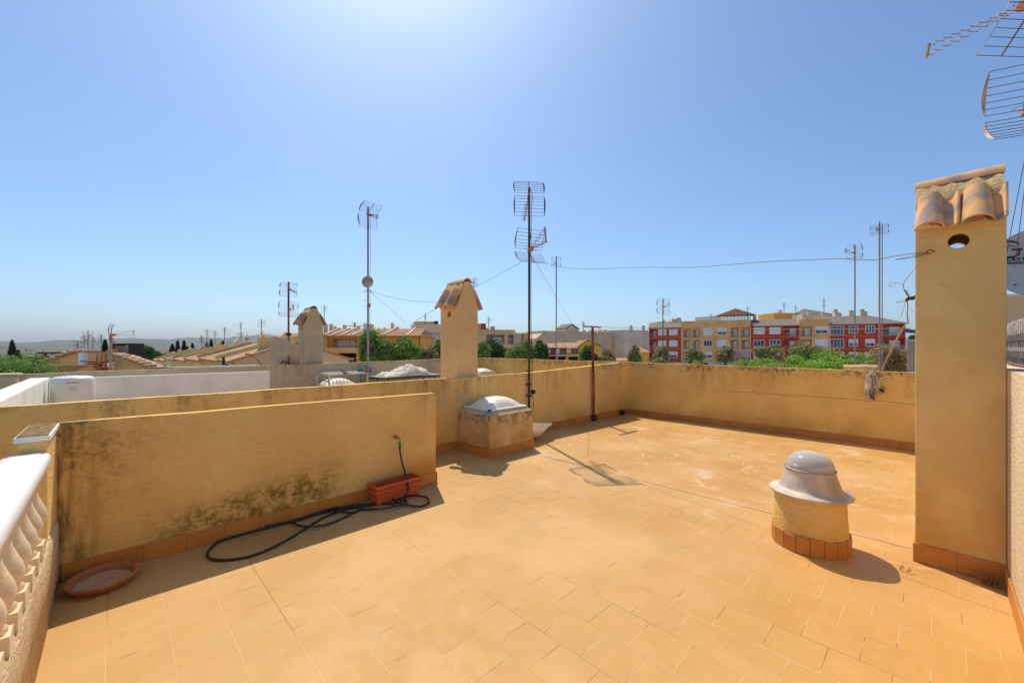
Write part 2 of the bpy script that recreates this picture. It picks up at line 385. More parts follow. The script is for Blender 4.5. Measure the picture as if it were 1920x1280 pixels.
def clear_mat():
    n = NT('clear_acrylic', 0.25, 0.4); n.col((0.96, 0.91, 0.80)); n.p.inputs['Transmission Weight'].default_value = 0.55; n.p.inputs['IOR'].default_value = 1.15
    return n.m
M['acryl'] = clear_mat()
M['foil'] = plain('mirror_foil', (0.30, 0.29, 0.27), 0.35, 0.7, var=0.4, sc=20)
def opal_mat():
    n = NT('opal_acrylic', 0.45, 0.3); P = n.pos(); n.col(n.mix(n.mr(n.noise(P, 5, 4), 0.4, 0.7), (0.95, 0.89, 0.76), (0.86, 0.77, 0.62)))
    n.p.inputs['Subsurface Weight'].default_value = 0.15; n.p.inputs['Subsurface Radius'].default_value = (0.05, 0.05, 0.05); n.p.inputs['Subsurface Scale'].default_value = 0.3
    return n.m
M['opal'] = opal_mat()

# ------------------------------------------------------------------ ground, hills, terrace slabs
def ground_mat():
    n = NT('farmland', 0.95, 0.1); P = n.pos()
    f = n.noise(n.scale(P, (0.004, 0.0015, 1)), 1.0, 4, 0.6); g = n.noise(P, 0.05, 5)
    c = n.mix(n.mr(f, 0.42, 0.5), (0.08, 0.12, 0.05), (0.20, 0.13, 0.08))
    c = n.mix(n.mr(f, 0.52, 0.6), c, (0.09, 0.14, 0.05))
    c = n.mix(n.mul(n.mr(g, 0.4, 0.7), 0.4), c, (0.20, 0.16, 0.11))
    ln = n.node('ShaderNodeVectorMath', operation='LENGTH'); n.set(ln.inputs[0], P); near = n.mr(ln.outputs['Value'], 260, 130)
    c = n.mix(near, c, n.mix(n.mr(n.noise(P, 0.12, 5), 0.4, 0.6), (0.42, 0.37, 0.31), (0.30, 0.27, 0.23)))
    n.col(c); return n.m
M['ground'] = ground_mat()
GZ = -6.0
b = MB(); R = 16000
b.add([(-R, -R, GZ), (R, -R, GZ), (R, R, GZ), (-R, R, GZ)], [(0, 1, 2, 3)])
struct(b.build('ground', M['ground']))

def hills():
    rnd = random.Random(4); b = MB()
    def ridge(px):
        pts = [(-1400, 642), (-600, 645), (-120, 643), (0, 641), (110, 639), (200, 636), (300, 635), (420, 632), (505, 628), (600, 633), (800, 640), (1150, 642), (1500, 640), (1690, 634), (1800, 631), (2200, 636), (3200, 644)]
        for (a, ya), (c, yc) in zip(pts, pts[1:]):
            if a <= px <= c: return ya + (yc - ya) * (px - a) / (c - a)
        return 645
    cols = []
    n = 260
    for i in range(n + 1):
        px = -1400 + 4600 * i / n
        k = (px - CX) / FPX
        col = []
        for j, (D, fz) in enumerate(((2600, 0.0), (3300, 0.10), (3900, 0.22), (4500, 0.42), (5100, 0.66), (5700, 0.86), (6300, 1.0), (7200, 0.7), (8200, 0.0))):
            p = at(px, ridge(px), 6300 / sqrt(1 + k * k) * 1.0)
            hgt = (p.z - GZ + 8 * sin(i * 0.9) + 6 * sin(i * 2.3 + 1)) * fz
            hgt *= 1 + 0.13 * sin(i * 0.33 + j * 1.7) * (1 if 0 < j < 6 else 0.15)
            D2 = D / sqrt(1 + k * k)
            q = at(px, 652, D2)
            col.append((q.x, q.y, GZ - 0.5 + max(0, hgt) + rnd.uniform(-4, 4) * (fz > 0)))
        cols.append(col)
    m = len(cols[0]); vs = [v for c in cols for v in c]
    b.add(vs, [(i * m + j, (i + 1) * m + j, (i + 1) * m + j + 1, i * m + j + 1) for i in range(n) for j in range(m - 1)], True)
    nt = NT('hillside', 0.95, 0.1); P = nt.pos()
    c = nt.mix(nt.mr(nt.noise(P, 0.0035, 6), 0.4, 0.62), (0.16, 0.15, 0.10), (0.055, 0.075, 0.04)); nt.col(nt.mix(nt.mr(nt.noise(P, 0.012, 4), 0.62, 0.75), c, (0.34, 0.28, 0.2)))
    struct(b.build('hills', nt.m))
hills()

X0, XB, YL = -0.27, 8.73, 5.17        # balustrade face, back wall face, long wall face
b = MB(); b.box(-0.42, 8.85, -4.5, 10.9, -0.22, -0.004)
def fbox(x0, x1, y0, y1, name):
    b = MB(); b.box(x0, x1, y0, y1, -0.003, 0.0); return b
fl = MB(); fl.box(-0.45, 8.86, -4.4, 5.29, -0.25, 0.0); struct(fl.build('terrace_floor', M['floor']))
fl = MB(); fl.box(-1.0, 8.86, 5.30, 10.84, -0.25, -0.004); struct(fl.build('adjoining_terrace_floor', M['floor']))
bd = thing('terraced_house', 'cream rendered terraced house carrying the tiled roof terrace', 'house', (4, 0, GZ))
bb = MB(); bb.box(-4.40, 4.80, -4.35, 10.8, 0.0, -GZ - 0.27); bb.build('wall', M['wall'], bd)

def wall_poly(name, label, pts, y0, y1, axis, mat, base=0.0, sk=None, cat='wall', bev=0.012):
    """wall along axis: pts = [(a, ztop)...]"""
    t = thing(name, label, cat, (0, 0, 0))
    b = MB()
    for (a0, z0), (a1, z1) in zip(pts, pts[1:]):
        n = max(1, int((a1 - a0) / 0.6)); 
    poly = [(a, z) for a, z in pts]
    prof = [(pts[0][0], base)] + poly + [(pts[-1][0], base)]
    prof = prof[::-1]
    b.prism(prof, y0, y1, 'y' if axis == 'x' else 'x')
    o = b.build('wall_body', mat, t, bevel=bev)
    if sk:
        for (s0, s1, t0, t1, m) in sk:
            s = MB()
            if m == 'skx': s.box(s0, s1, t0, t1, 0.0, 0.125)
            else: s.box(t0, t1, s0, s1, 0.0, 0.125)
            s.build('skirting', M[m], t, bevel=0.003)
    return t
rw = random.Random(3)
def wavy(x0, x1, z0, z1, step=0.35, amp=0.004):
    n = max(2, int((x1 - x0) / step)); return [(x0 + (x1 - x0) * i / n, z0 + (z1 - z0) * i / n + (rw.uniform(-amp, amp) if 0 < i < n else 0)) for i in range(n + 1)]
long_top = wavy(-1.6, 5.37, 1.085, 1.10) + wavy(5.5, 8.60, 1.105, 1.215)
wall_poly('parapet_wall', 'long stained cream parapet wall behind the low wall, with the tall antenna mast fixed to it', long_top, YL, YL + 0.11, 'x', M['wall'],
          sk=[(2.70, 3.80, YL - 0.013, YL - 0.001, 'skx'), (4.72, XB - 0.014, YL - 0.013, YL - 0.001, 'skx')])
back_top = wavy(-0.5, YL, 1.175, 1.222) + wavy(YL + 0.05, 10.7, 1.222, 1.232)
wall_poly('parapet_wall', 'cream parapet wall closing the far right side of the terrace in front of the red and orange flats', back_top, XB, XB + 0.12, 'y', M['wallB'],
          sk=[(-0.3, YL - 0.014, XB - 0.013, XB - 0.001, 'sky')])
wall_poly('partition_wall', 'low mossy ochre wall in front of the long parapet, with tap and hose', wavy(-0.28, 2.675, 1.06, 1.035), 4.045, 4.125, 'x', M['wallA'],
          sk=[(X0 + 0.012, 2.69, 4.032, 4.044, 'skx'), (4.032, 4.16, 2.676, 2.688, 'sky')])
wall_poly('parapet_wall', 'sunlit cream wall at the right edge of the photo beside the near chimney', wavy(-3.5, 8.72, 1.41, 1.41), -0.44, -0.32, 'x', M['wallR'],
          sk=[(-3.4, 4.19, -0.319, -0.307, 'skx')], bev=0.02)
wall_poly('parapet_wall', 'farther stained cream parapet wall behind the neighbouring terrace', wavy(-1.22, 6.0, 1.115, 1.19) + wavy(6.2, 8.72, 1.20, 1.235), 10.72, 10.84, 'x', M['wallF'])
wall_poly('partition_wall', 'low white painted wall behind the water heater', wavy(-0.74, 2.30, 1.075, 1.075, amp=0.001), 9.62, 9.72, 'x', M['white_wall'], cat='wall')
wall_poly('parapet_wall', 'thick white painted parapet at the far left edge', wavy(4.2, 9.9, 1.065, 1.085, amp=0.002), -0.96, -0.75, 'y', M['white_wall'], base=-0.3)
t = thing('pillar', 'square stained end pillar of the farther parapet behind the white parapet', 'pillar', (-1.30, 10.70, 0))
MB().box(-0.14, 0.14, -0.25, 0.20, -1.2, 1.10).build('shaft', M['wallF'], t, bevel=0.01)
MB().box(-0.155, 0.155, -0.265, 0.215, 1.102, 1.135).build('cap', M['wallF'], t, bevel=0.008)

# ------------------------------------------------------------------ balustrade and pier on the left
t = thing('pillar', 'short pier with white rimmed mossy top at the end of the white handrail', 'pillar', (-0.335, 3.83, 0))
MB().box(-0.055, 0.055, -0.30, 0.21, 0.46, 1.03).build('shaft', M['wall'], t, bevel=0.006)
b = MB(); b.box(-0.068, 0.068, -0.312, 0.22, 1.032, 1.062); b.build('cap', M['white_wall'], t, bevel=0.003)
nt = NT('mossy_cap', 0.95, 0.1); P = nt.pos(); nt.col(nt.mix(nt.mr(nt.noise(P, 30, 6, 0.7), 0.4, 0.6), (0.36, 0.24, 0.12), (0.16, 0.10, 0.03))); nt.norm(nt.bump(nt.noise(P, 80, 4), 1.0, 0.006))
MB().box(-0.06, 0.06, -0.303, 0.212, 1.063, 1.067).build('moss', nt.m, t)

bt = thing('balustrade', 'white handrail balustrade with cream turned balusters on the left edge', 'balustrade', (-0.33, 1.5, 0))
kerbmat = stucco('kerb_render', (0.84, 0.62, 0.36), ztop=0.52, top=0.55, dark=(0.33, 0.19, 0.08), low=0.35, ochre=(0.55, 0.33, 0.12), bump=1.1)
prof = [(-0.09, 0.0), (0.06, 0.0), (0.06, 0.405), (0.045, 0.445), (0.0, 0.455), (-0.07, 0.45), (-0.09, 0.42)]
b = MB(); rn = random.Random(2); ny = 60; vs = []
for i in range(ny + 1):
    y = -4.5 + 7.04 * i / ny
    for j, (x, z) in enumerate(prof):
        e = rn.uniform(-1, 1) * (0.004 if j > 1 else 0)
        vs.append((x + e, y, z + (rn.uniform(-1, 1) * 0.006 if j > 1 else 0)))
n = len(prof)
b.add(vs, [(i * n + j, i * n + (j + 1) % n, (i + 1) * n + (j + 1) % n, (i + 1) * n + j) for i in range(ny) for j in range(n)], True)
b.add(vs, [tuple(range(n)), tuple(range(ny * n, ny * n + n))[::-1]])
b.build('plinth', kerbmat, bt)
rail = [(-0.115, 0.895), (0.058, 0.895), (0.065, 0.91), (0.065, 0.945), (0.055, 0.96), (0.025, 0.973), (-0.08, 0.973), (-0.113, 0.96), (-0.122, 0.945), (-0.122, 0.91)]
b = MB(); b.prism(rail[::-1], -4.5, 2.015, 'y', True)
nt = NT('white_paint', 0.6, 0.3); P = nt.pos(); nt.col(nt.mix(nt.mul(nt.mr(nt.noise(P, 6, 6, 0.7), 0.5, 0.75), 0.5), (0.82, 0.79, 0.73), (0.62, 0.57, 0.48))); nt.norm(nt.bump(nt.noise(P, 30, 4), 0.2, 0.003)); M['paint'] = nt.m
b.build('handrail', nt.m, bt)
balmat = plain('baluster_cream', (0.80, 0.62, 0.38), 0.8, var=0.15, sc=9, bump=0.4)
bprof = [(0.0, 0.0), (0.038, 0.0), (0.04, 0.018), (0.03, 0.028), (0.028, 0.038), (0.04, 0.07), (0.056, 0.115), (0.060, 0.145), (0.054, 0.18), (0.040, 0.215), (0.028, 0.25), (0.023, 0.28), (0.024, 0.295), (0.034, 0.305), (0.036, 0.32), (0.03, 0.335), (0.0, 0.335)]
b = MB(); b.box(-0.047, 0.047, -0.047, 0.047, -0.075, 0.001); b.lathe(bprof, n=28); b.box(-0.04, 0.04, -0.04, 0.04, 0.334, 0.365)
bal0 = b.build('baluster', balmat, bt); 
ys = [1.83 - 0.192 * i for i in range(26)]
for i, y in enumerate(ys):
    o = bal0 if i == 0 else bal0.copy()
    if i: C.objects.link(o); o.parent = bt
    o.location = (0.008, y, 0.52); o.rotation_euler = (0, 0, rn.uniform(-0.06, 0.06))

# ------------------------------------------------------------------ chimneys with tiled gable caps
def boolean(o, cutters):
    for c in cutters:
        md = o.modifiers.new('cut', 'BOOLEAN'); md.operation = 'DIFFERENCE'; md.object = c; md.solver = 'EXACT'
    dg = bpy.context.evaluated_depsgraph_get(); me = bpy.data.meshes.new_from_object(o.evaluated_get(dg))
    o.modifiers.clear(); o.data = me
    for c in cutters: bpy.data.objects.remove(c)
def half_tile(mb, p, q, r0, r1, up, th=0.012, n=10, arc=pi, flip=False, sway=0.0):
    """barrel tile from p (upper) to q (lower); up = surface normal direction"""
    p = Vector(p); q = Vector(q); t = (q - p).normalized(); up = Vector(up).normalized(); s = t.cross(up).normalized(); up = s.cross(t)
    vs = []
    for (c, r) in ((p, r0), (q, r1)):
        for rr in (r, r - th):
            for k in range(n + 1):
                a = (pi - arc) / 2 + arc * k / n
                vs.append(c + s * cos(a) * rr + up * (sin(a) * rr * (-1 if flip else 1)))
    m = n + 1; fs = []
    for k in range(n):
        fs += [(k, k + 1, 2 * m + k + 1, 2 * m + k), (m + k + 1, m + k, 3 * m + k, 3 * m + k + 1)]
    mb.add(vs, fs, True)
    e = [(k + 1, k, m + k, m + k + 1) for k in range(n)] + [(2 * m + k, 2 * m + k + 1, 3 * m + k + 1, 3 * m + k) for k in range(n)] + [(0, 2 * m, 3 * m, m), (n, m + n, 3 * m + n, 2 * m + n)]
    mb.add(vs, e)
def chimney(label, x0, y0, wx, wy, ze, zr, mat, tmat, zbase=0.0, hole=True, skirt=False, cat='chimney', notch=False):
    t = thing('chimney', label, cat, (x0 + wx / 2, y0 + wy / 2, 0))
    hx, hy = wx / 2, wy / 2; rr = 0.085
    arc = [(rr * cos(a), zr - 0.02 - rr + rr * sin(a)) for a in [radians(20 + 140 * i / 8) for i in range(9)]]
    pr = [(-hx, zbase), (hx, zbase), (hx, ze)] + arc + [(-hx, ze)]
    b = MB(); b.prism(pr[::-1], -hy, hy, 'y')
    o = b.build('shaft', mat, t)
    cut = []
    c = MB(); c.box(-hx + 0.06, hx - 0.06, -hy + 0.06, hy - 0.06, zbase + 0.3, ze - 0.02); co = c.build('cut', None); cut.append(co)
    zc = ze - 0.115
    if hole:
        c = MB(); c.tube([(-hx - 0.1, 0.0, zc), (hx + 0.1, 0.0, zc)], 0.052, 28, smooth=False); cut.append(c.build('cut', None))
    for c_ in cut: c_.location = (x0 + wx / 2, y0 + wy / 2, 0)
    bpy.context.view_layer.update()
    boolean(o, cut)
    md = o.modifiers.new('bevel', 'BEVEL'); md.width = 0.006; md.segments = 2; md.limit_method = 'ANGLE'; md.angle_limit = radians(50)
    # tiles on both slopes
    sl = Vector((hx, 0, ze)) - Vector((0.06, 0, zr - 0.07))
    for sgn in (-1, 1):
        A = Vector((sgn * 0.05, 0, zr - 0.055)); B = Vector((sgn * (hx + 0.075), 0, ze - 0.035)); A = A.lerp(B, 0.27); dvec = (B - A).normalized()
        nrm = Vector((-dvec.z * sgn, 0, dvec.x * sgn)) if True else None
        if nrm.z < 0: nrm = -nrm
        for yy in (-hy + 0.30 * wy - 0.0, hy - 0.17 * wy):
            m = MB(); half_tile(m, A + Vector((0, yy, 0)) + nrm * 0.015, B + Vector((0, yy, 0)) + nrm * 0.015, 0.062, 0.078, nrm); m.build('cover_tile', tmat, t)
        for yy in (-hy + 0.075 - 0.02, 0.06 * wy + 0.03):
            m = MB(); half_tile(m, A + Vector((0, yy, 0)) + nrm * 0.062, B + Vector((0, yy, 0)) + nrm * 0.062 - dvec * 0.0, 0.07, 0.058, nrm, flip=True, arc=pi * 0.8); m.build('channel_tile', tmat, t)
    m = MB(); half_tile(m, (0, -hy - 0.004, zr - 0.055), (0, hy + 0.004, zr - 0.06), 0.088, 0.08, (0, 0, 1), arc=pi * 0.9); m.build('ridge_tile', tmat, t)
    # mortar wedge under the ridge
    m = MB(); rm = random.Random(int(x0 * 10))
    vs = []; nn = 14
    for i in range(nn + 1):
        yy = -hy + 0.002 + (wy - 0.004) * i / nn; 
        for (xx, zz) in ((-0.165, ze + (zr - ze) * 0.42), (-0.150, ze + (zr - ze) * 0.56), (-0.088, zr - 0.055), (0.088, zr - 0.055), (0.150, ze + (zr - ze) * 0.56), (0.165, ze + (zr - ze) * 0.42)):
            vs.append((xx + rm.uniform(-.008, .008), yy, zz + rm.uniform(-.012, .012)))
    m.add(vs, [(i * 6 + j, (i + 1) * 6 + j, (i + 1) * 6 + (j + 1) % 6, i * 6 + (j + 1) % 6) for i in range(nn) for j in range(6)], True)
    m.add(vs, [tuple(range(6)), tuple(nn * 6 + j for j in range(6))[::-1]])
    m.build('mortar', M['mortar'], t)
    if skirt:
        s = MB(); s.box(-hx - 0.012, -hx - 0.001, -hy, hy + 0.012, 0, 0.135); s.build('skirting', M['sky'], t, bevel=0.003)
        s = MB(); s.box(-hx, hx, hy + 0.001, hy + 0.012, 0, 0.135); s.build('skirting', M['skx'], t, bevel=0.003)
    return t
CHX = 4.215
chimney('tall near chimney with barrel tiles and round vent hole at the right', CHX, -0.318, 0.43, 0.430, 2.42, 2.80, M['chim'], M['clay'], skirt=True)
xm = on_y(857.5, 5.285)
chimney('chimney with barrel tile gable standing just behind the long parapet wall', xm, 5.285, 0.42, 0.47, 2.22, 2.66, M['chim2'], M['clay'])
x3 = on_y(571, 10.85)
chimney('greyish chimney with tile gable on the farther parapet beside a satellite dish', x3, 10.85, 0.44, 0.5, 2.16, 2.58, M['chim3'], M['clayfar'])

# ------------------------------------------------------------------ skylight box with opal dome
def dome_mesh(mb, hx, hy, z0, h, n=14, flange=0.05, rimt=0.025):
    vs = []
    for i in range(n + 1):
        for j in range(n + 1):
            u, v = -1 + 2 * i / n, -1 + 2 * j / n
            e = max(0, (1 - abs(u) ** 2.6)) ** 0.75 * max(0, (1 - abs(v) ** 2.6)) ** 0.75
            vs.append((u * (hx - flange), v * (hy - flange), z0 + rimt + h * e))
    mb.add(vs, [(i * (n + 1) + j, (i + 1) * (n + 1) + j, (i + 1) * (n + 1) + j + 1, i * (n + 1) + j + 1) for i in range(n) for j in range(n)], True)
def skylight(label, cx, cy, hx, hy, zb, mat, skirts=True, dz=0.14):
    t = thing('skylight', label, 'skylight', (cx, cy, 0))
    b = MB(); b.box(-hx, hx, -hy, hy, 0, zb); b.build('base', mat, t, bevel=0.012)
    b = MB(); k = 0.07
    lo = [(-hx + 0.004, -hy + 0.004, zb - 0.001), (hx - 0.004, -hy + 0.004, zb - 0.001), (hx - 0.004, hy - 0.004, zb - 0.001), (-hx + 0.004, hy - 0.004, zb - 0.001)]
    hi = [(-hx + k, -hy + k, zb + 0.055), (hx - k, -hy + k, zb + 0.055), (hx - k, hy - k, zb + 0.055), (-hx + k, hy - k, zb + 0.055)]
    rn = random.Random(8)
    b.add(lo + hi, [(0, 1, 5, 4), (1, 2, 6, 5), (2, 3, 7, 6), (3, 0, 4, 7), (4, 5, 6, 7)])
    b.build('cap', M['boxcap'], t)
    b = MB(); b.box(-hx + 0.065, hx - 0.065, -hy + 0.065, hy - 0.065, zb + 0.056, zb + 0.08); b.build('frame', M['opal'], t, bevel=0.009)
    b = MB(); dome_mesh(b, hx - 0.065, hy - 0.065, zb + 0.056, dz, flange=0.045, rimt=0.0245); b.build('dome', M['opal'], t)
    if skirts:
        s = MB(); s.box(-hx - 0.012, -hx - 0.001, -hy - 0.012, hy, 0, 0.125); s.build('skirting', M['sky'], t)
        s = MB(); s.box(-hx, hx + 0.012, -hy - 0.012, -hy - 0.001, 0, 0.125); s.build('skirting', M['skx'], t)
        s = MB(); s.box(hx + 0.001, hx + 0.012, -hy, hy, 0, 0.125); s.build('skirting', M['sky'], t)
    return t
skylight('square cream skylight box with opal dome at the long parapet wall', 4.265, 4.785, 0.445, 0.38, 0.585, M['box'])
skylight('opal domed skylight under the white rack on the neighbouring terrace', 3.92, 10.28, 0.45, 0.40, 0.60, M['wallF'], skirts=False)
skylight('small white skylight just right of the middle chimney, on the terrace beyond the long wall', on_y(903, 9.6), 9.6, 0.35, 0.35, 0.78, M['wallF'], skirts=False, dz=0.08)
# blue clip and cord on the near skylight
tag(MB().box(3.86, 3.90, 4.46, 4.50, 0.645, 0.675).tube(catmull([(3.87, 4.47, 0.65), (3.83, 4.50, 0.62), (3.80, 4.58, 0.58), (3.805, 4.75, 0.55)]), 0.004).build('clip', M['blue']), 'small blue clip hooked on the near skylight frame corner', 'clip')

# loose skylight dome leaning on its side on the floor
b = MB(); dome_mesh(b, 0.30, 0.30, 0, 0.13, flange=0.03, rimt=0.012)
vs = [];
for s0, s1 in ((0.30, 0.27),):
    b.add([(-s0,-s0,0),(s0,-s0,0),(s0,s0,0),(-s0,s0,0),(-s1,-s1,0.012),(s1,-s1,0.012),(s1,s1,0.012),(-s1,s1,0.012),(-s0,-s0,-.03),(s0,-s0,-.03),(s0,s0,-.03),(-s0,s0,-.03)],
          [(0,1,5,4),(1,2,6,5),(2,3,7,6),(3,0,4,7),(0,8,9,1),(1,9,10,2),(2,10,11,3),(3,11,8,0)])
ld = b.build('skylight_dome', M['opal']); tag(ld, 'loose grey white skylight dome lying upturned on the floor behind the skylight box', 'dome')
md = ld.modifiers.new('solid', 'SOLIDIFY'); md.thickness = 0.006
ld.location = (5.07, 4.84, 0.15); ld.rotation_euler = (radians(180 - 26), radians(8), radians(8))

# ------------------------------------------------------------------ light tube (round)
lx, ly = 3.985, 0.705
t = thing('light_tube', 'round cream light tube with metal collar and clear dome on the terrace floor', 'skylight', (lx, ly, 0))
def lat(prof, name, mat, parent, n=48): 
    b = MB(); b.lathe(prof, n=n); return b.build(name, mat, parent)
tubem = stucco('stucco_tube', (0.92, 0.62, 0.24), ztop=9, low=0.7, zlow=(0.1, 0.36), ochre=(0.72, 0.42, 0.06), bump=0.7, grime=0.08)
b = MB(); rn = random.Random(5); n = 48; vs = []
for z in (0.0, 0.1, 0.14, 0.2, 0.26, 0.32, 0.38, 0.42):
    for k in range(n):
        a = 2 * pi * k / n; r = 0.248 - 0.03 * z + 0.006 * sin(3 * a + z * 9) + rn.uniform(-.0015, .0015); vs.append((r * cos(a), r * sin(a), z))
b.add(vs, [(i * n + k, i * n + (k + 1) % n, (i + 1) * n + (k + 1) % n, (i + 1) * n + k) for i in range(7) for k in range(n)], True); b.build('base', tubem, t)
for k in range(18):
    a = 2 * pi * k / 18; b = MB(); dz = 0.004 * sin(k * 2.1)
    Mx = Matrix.Rotation(a, 4, 'Z')
    b.box(0.2475, 0.2575, -0.0430, 0.0430, 0.0, 0.128 + dz, Mx); o = b.build('skirting_tile', M['skx'] if k % 3 else M['terra_tile'] if 'terra_tile' in M else M['skx'], t, bevel=0.002)
lat([(0.235, 0.425), (0.268, 0.408), (0.276, 0.412), (0.278, 0.422), (0.268, 0.432), (0.245, 0.438), (0.222, 0.444), (0.206, 0.460), (0.196, 0.49), (0.176, 0.55), (0.163, 0.592), (0.166, 0.60), (0.160, 0.606), (0.150, 0.606)], 'collar', M['lead'], t, 64)
lat([(0.166, 0.594), (0.171, 0.597), (0.171, 0.605), (0.166, 0.608)], 'clamp_ring', M['galv'], t, 64)
lat([(0.161, 0.604)] + [(0.161 * cos(a) ** 0.85, 0.610 + 0.125 * sin(a)) for a in [radians(90 * i / 12) for i in range(13)]], 'dome', M['acryl'], t, 48)
lat([(0.146, 0.59), (0.146, 0.645), (0.138, 0.645), (0.138, 0.54), (0.0, 0.54)], 'reflector', M['foil'], t, 48)

# two small hooks on the floor
for px, py, lb in ((1688, 1069, 'small bent metal hook on the floor, the one nearer the light tube'), (1702, 1074, 'small bent metal hook on the floor, the one nearer the chimney')):
    p = on_floor(px, py); b = MB(); b.tube(catmull([(0, 0, 0), (0, 0, 0.02), (0.012, 0, 0.034), (0.022, 0, 0.024), (0.014, 0, 0.012), (0.004, 0, 0.016)]), 0.0022, 6)
    o = b.build('hook', M['rust']); o.location = p; o.rotation_euler = (0, 0, radians(-44)); tag(o, lb, 'hook', 'floor hooks')

# dry weed in the corner by the near chimney
b = MB(); rn = random.Random(6)
for i in range(120):
    a = rn.uniform(pi * 0.35, pi * 1.3); L = rn.uniform(0.04, 0.17) * (1.5 if rn.random() < .12 else 1); el = rn.uniform(0.1, 1.2)
    dx, dy, dz = cos(a) * cos(el), sin(a) * cos(el), sin(el); o = Vector((rn.uniform(-.03, .02), rn.uniform(-.02, .02), 0))
    b.tube(catmull([o, o + Vector((dx, dy, dz)) * L * .5, o + Vector((dx, dy, dz * 0.6)) * L], 2), 0.0016, 4, 0.0006)
o = b.build('dry_weed', plain('dry_grass', (0.55, 0.27, 0.08), 0.9)); o.location = (4.17, -0.255, 0.0); tag(o, 'dry orange weed tuft in the corner at the foot of the near chimney', 'weed')

# ------------------------------------------------------------------ planters, hose, tap, saucer
def planter(label, z, L=0.52, Wd=0.19, Hh=0.15):
    t = thing('planter_box', label, 'planter', (2.085, 3.905, z), radians(2), 'stacked planter boxes')
    b = MB()
    a, c = L / 2, Wd / 2; ab, cb = a - 0.03, c - 0.03; th = 0.008
    def ring(x, y, z): return [(-x, -y, z), (x, -y, z), (x, y, z), (-x, y, z)]
    rs = [ring(ab, cb, 0), ring(a - 0.012, c - 0.012, Hh - 0.03), ring(a, c, Hh - 0.03), ring(a, c, Hh), ring(a - 0.014, c - 0.014, Hh), ring(a - 0.016, c - 0.016, Hh - 0.03), ring(ab - th, cb - th, 0.012)]
    vs = [v for r in rs for v in r]
    fs = [(0, 3, 2, 1)] + [(i * 4 + k, i * 4 + (k + 1) % 4, (i + 1) * 4 + (k + 1) % 4, (i + 1) * 4 + k) for i in range(len(rs) - 1) for k in range(4)] + [tuple(24 + k for k in range(4))]
    b.add(vs, fs); b.build('tub', M['plastic_terra'], t, bevel=0.004)
    return t
planter('lower terracotta coloured planter box below the tap, standing on the floor', 0.0)
planter('upper terracotta coloured planter box nested in the one below the tap', 0.045)
S = 3.556
def hz_(q, z=0.012): 
    p = on_floor(340 + q[0] / S, 780 + q[1] / S); p.z = z; return p
path = [(1260, 590), (1100, 606), (960, 640), (860, 672), (740, 706), (620, 735), (480, 768), (360, 800), (250, 845), (190, 895), (172, 935), (205, 962), (300, 967), (430, 948), (560, 905), (680, 845), (790, 780), (880, 722), (980, 668), (1080, 632), (1190, 607),
        (1200, 618), (1140, 655), (1040, 702), (950, 738), (860, 757), (780, 745), (736, 712), (752, 682), (830, 652), (960, 632), (1060, 655), (1150, 650), (1200, 630), (1330, 632), (1430, 618), (1490, 600), (1500, 575), (1460, 558), (1415, 568), (1440, 590), (1520, 607), (1600, 606), (1648, 585), (1640, 562), (1580, 547), (1500, 546), (1400, 570), (1250, 605), (1100, 625), (1000, 620), (900, 655), (780, 700), (640, 728), (555, 750)]
zz = 0.011
pts = [Vector((2.175, 3.968, 0.50)), Vector((2.178, 3.958, 0.42)), Vector((2.185, 3.91, 0.30)), Vector((2.185, 3.835, 0.19)), Vector((2.16, 3.775, 0.11)), Vector((2.09, 3.745, 0.05)), Vector((2.0, 3.74, 0.02))]
for i, q in enumerate(path):
    pts.append(hz_(q, 0.011 + (0.018 if i > 22 else 0) * (0.5 + 0.5 * sin(i * 1.3)))); pts[-1].y = min(pts[-1].y, 4.018 - 0.004 * (i % 3))
t = thing('garden_hose', 'dark green garden hose looped on the tiles below the tap', 'hose', (0, 0, 0))
MB().tube(catmull(pts, 8), 0.0098, 10).build('hose_line', M['hose'], t)
MB().tube([(2.174, 3.968, 0.56), (2.174, 3.968, 0.51)], 0.014, 16).build('connector', M['green'], t)
MB().tube([(2.174, 3.968, 0.511), (2.1745, 3.968, 0.493)], 0.0125, 16).build('collar', M['black'], t)
t = thing('water_tap', 'small brass wall tap above the planter boxes', 'tap', (2.165, 4.045, 0.60))
MB().tube(catmull([(0, 0, 0), (0, -0.03, 0), (0.002, -0.058, 0), (0.009, -0.075, -0.012), (0.009, -0.077, -0.045)]), 0.009, 12).tube([(0, 0.0, 0), (0, -0.008, 0)], 0.02, 16).build('spout', M['brass'], t)
MB().bar((0.0, -0.035, 0.014), (-0.012, -0.04, 0.03), 0.006).bar((-0.012, -0.04, 0.03), (-0.075, -0.05, 0.032), 0.012, 0.004).build('lever', M['rust'], t)
ps = on_floor(177, 1084, 0.0)
b = MB(); b.lathe([(0.0, 0.0), (0.145, 0.0), (0.158, 0.008), (0.178, 0.044), (0.182, 0.050), (0.176, 0.055), (0.164, 0.052), (0.146, 0.018), (0.134, 0.010), (0.0, 0.010)], n=64)
o = b.build('plant_saucer', M['saucer']); o.location = (-0.060, 3.83, 0.008); o.rotation_euler = (radians(3.2), radians(-1.5), 0)
tag(o, 'round terracotta plant saucer in the left corner of the floor', 'saucer')

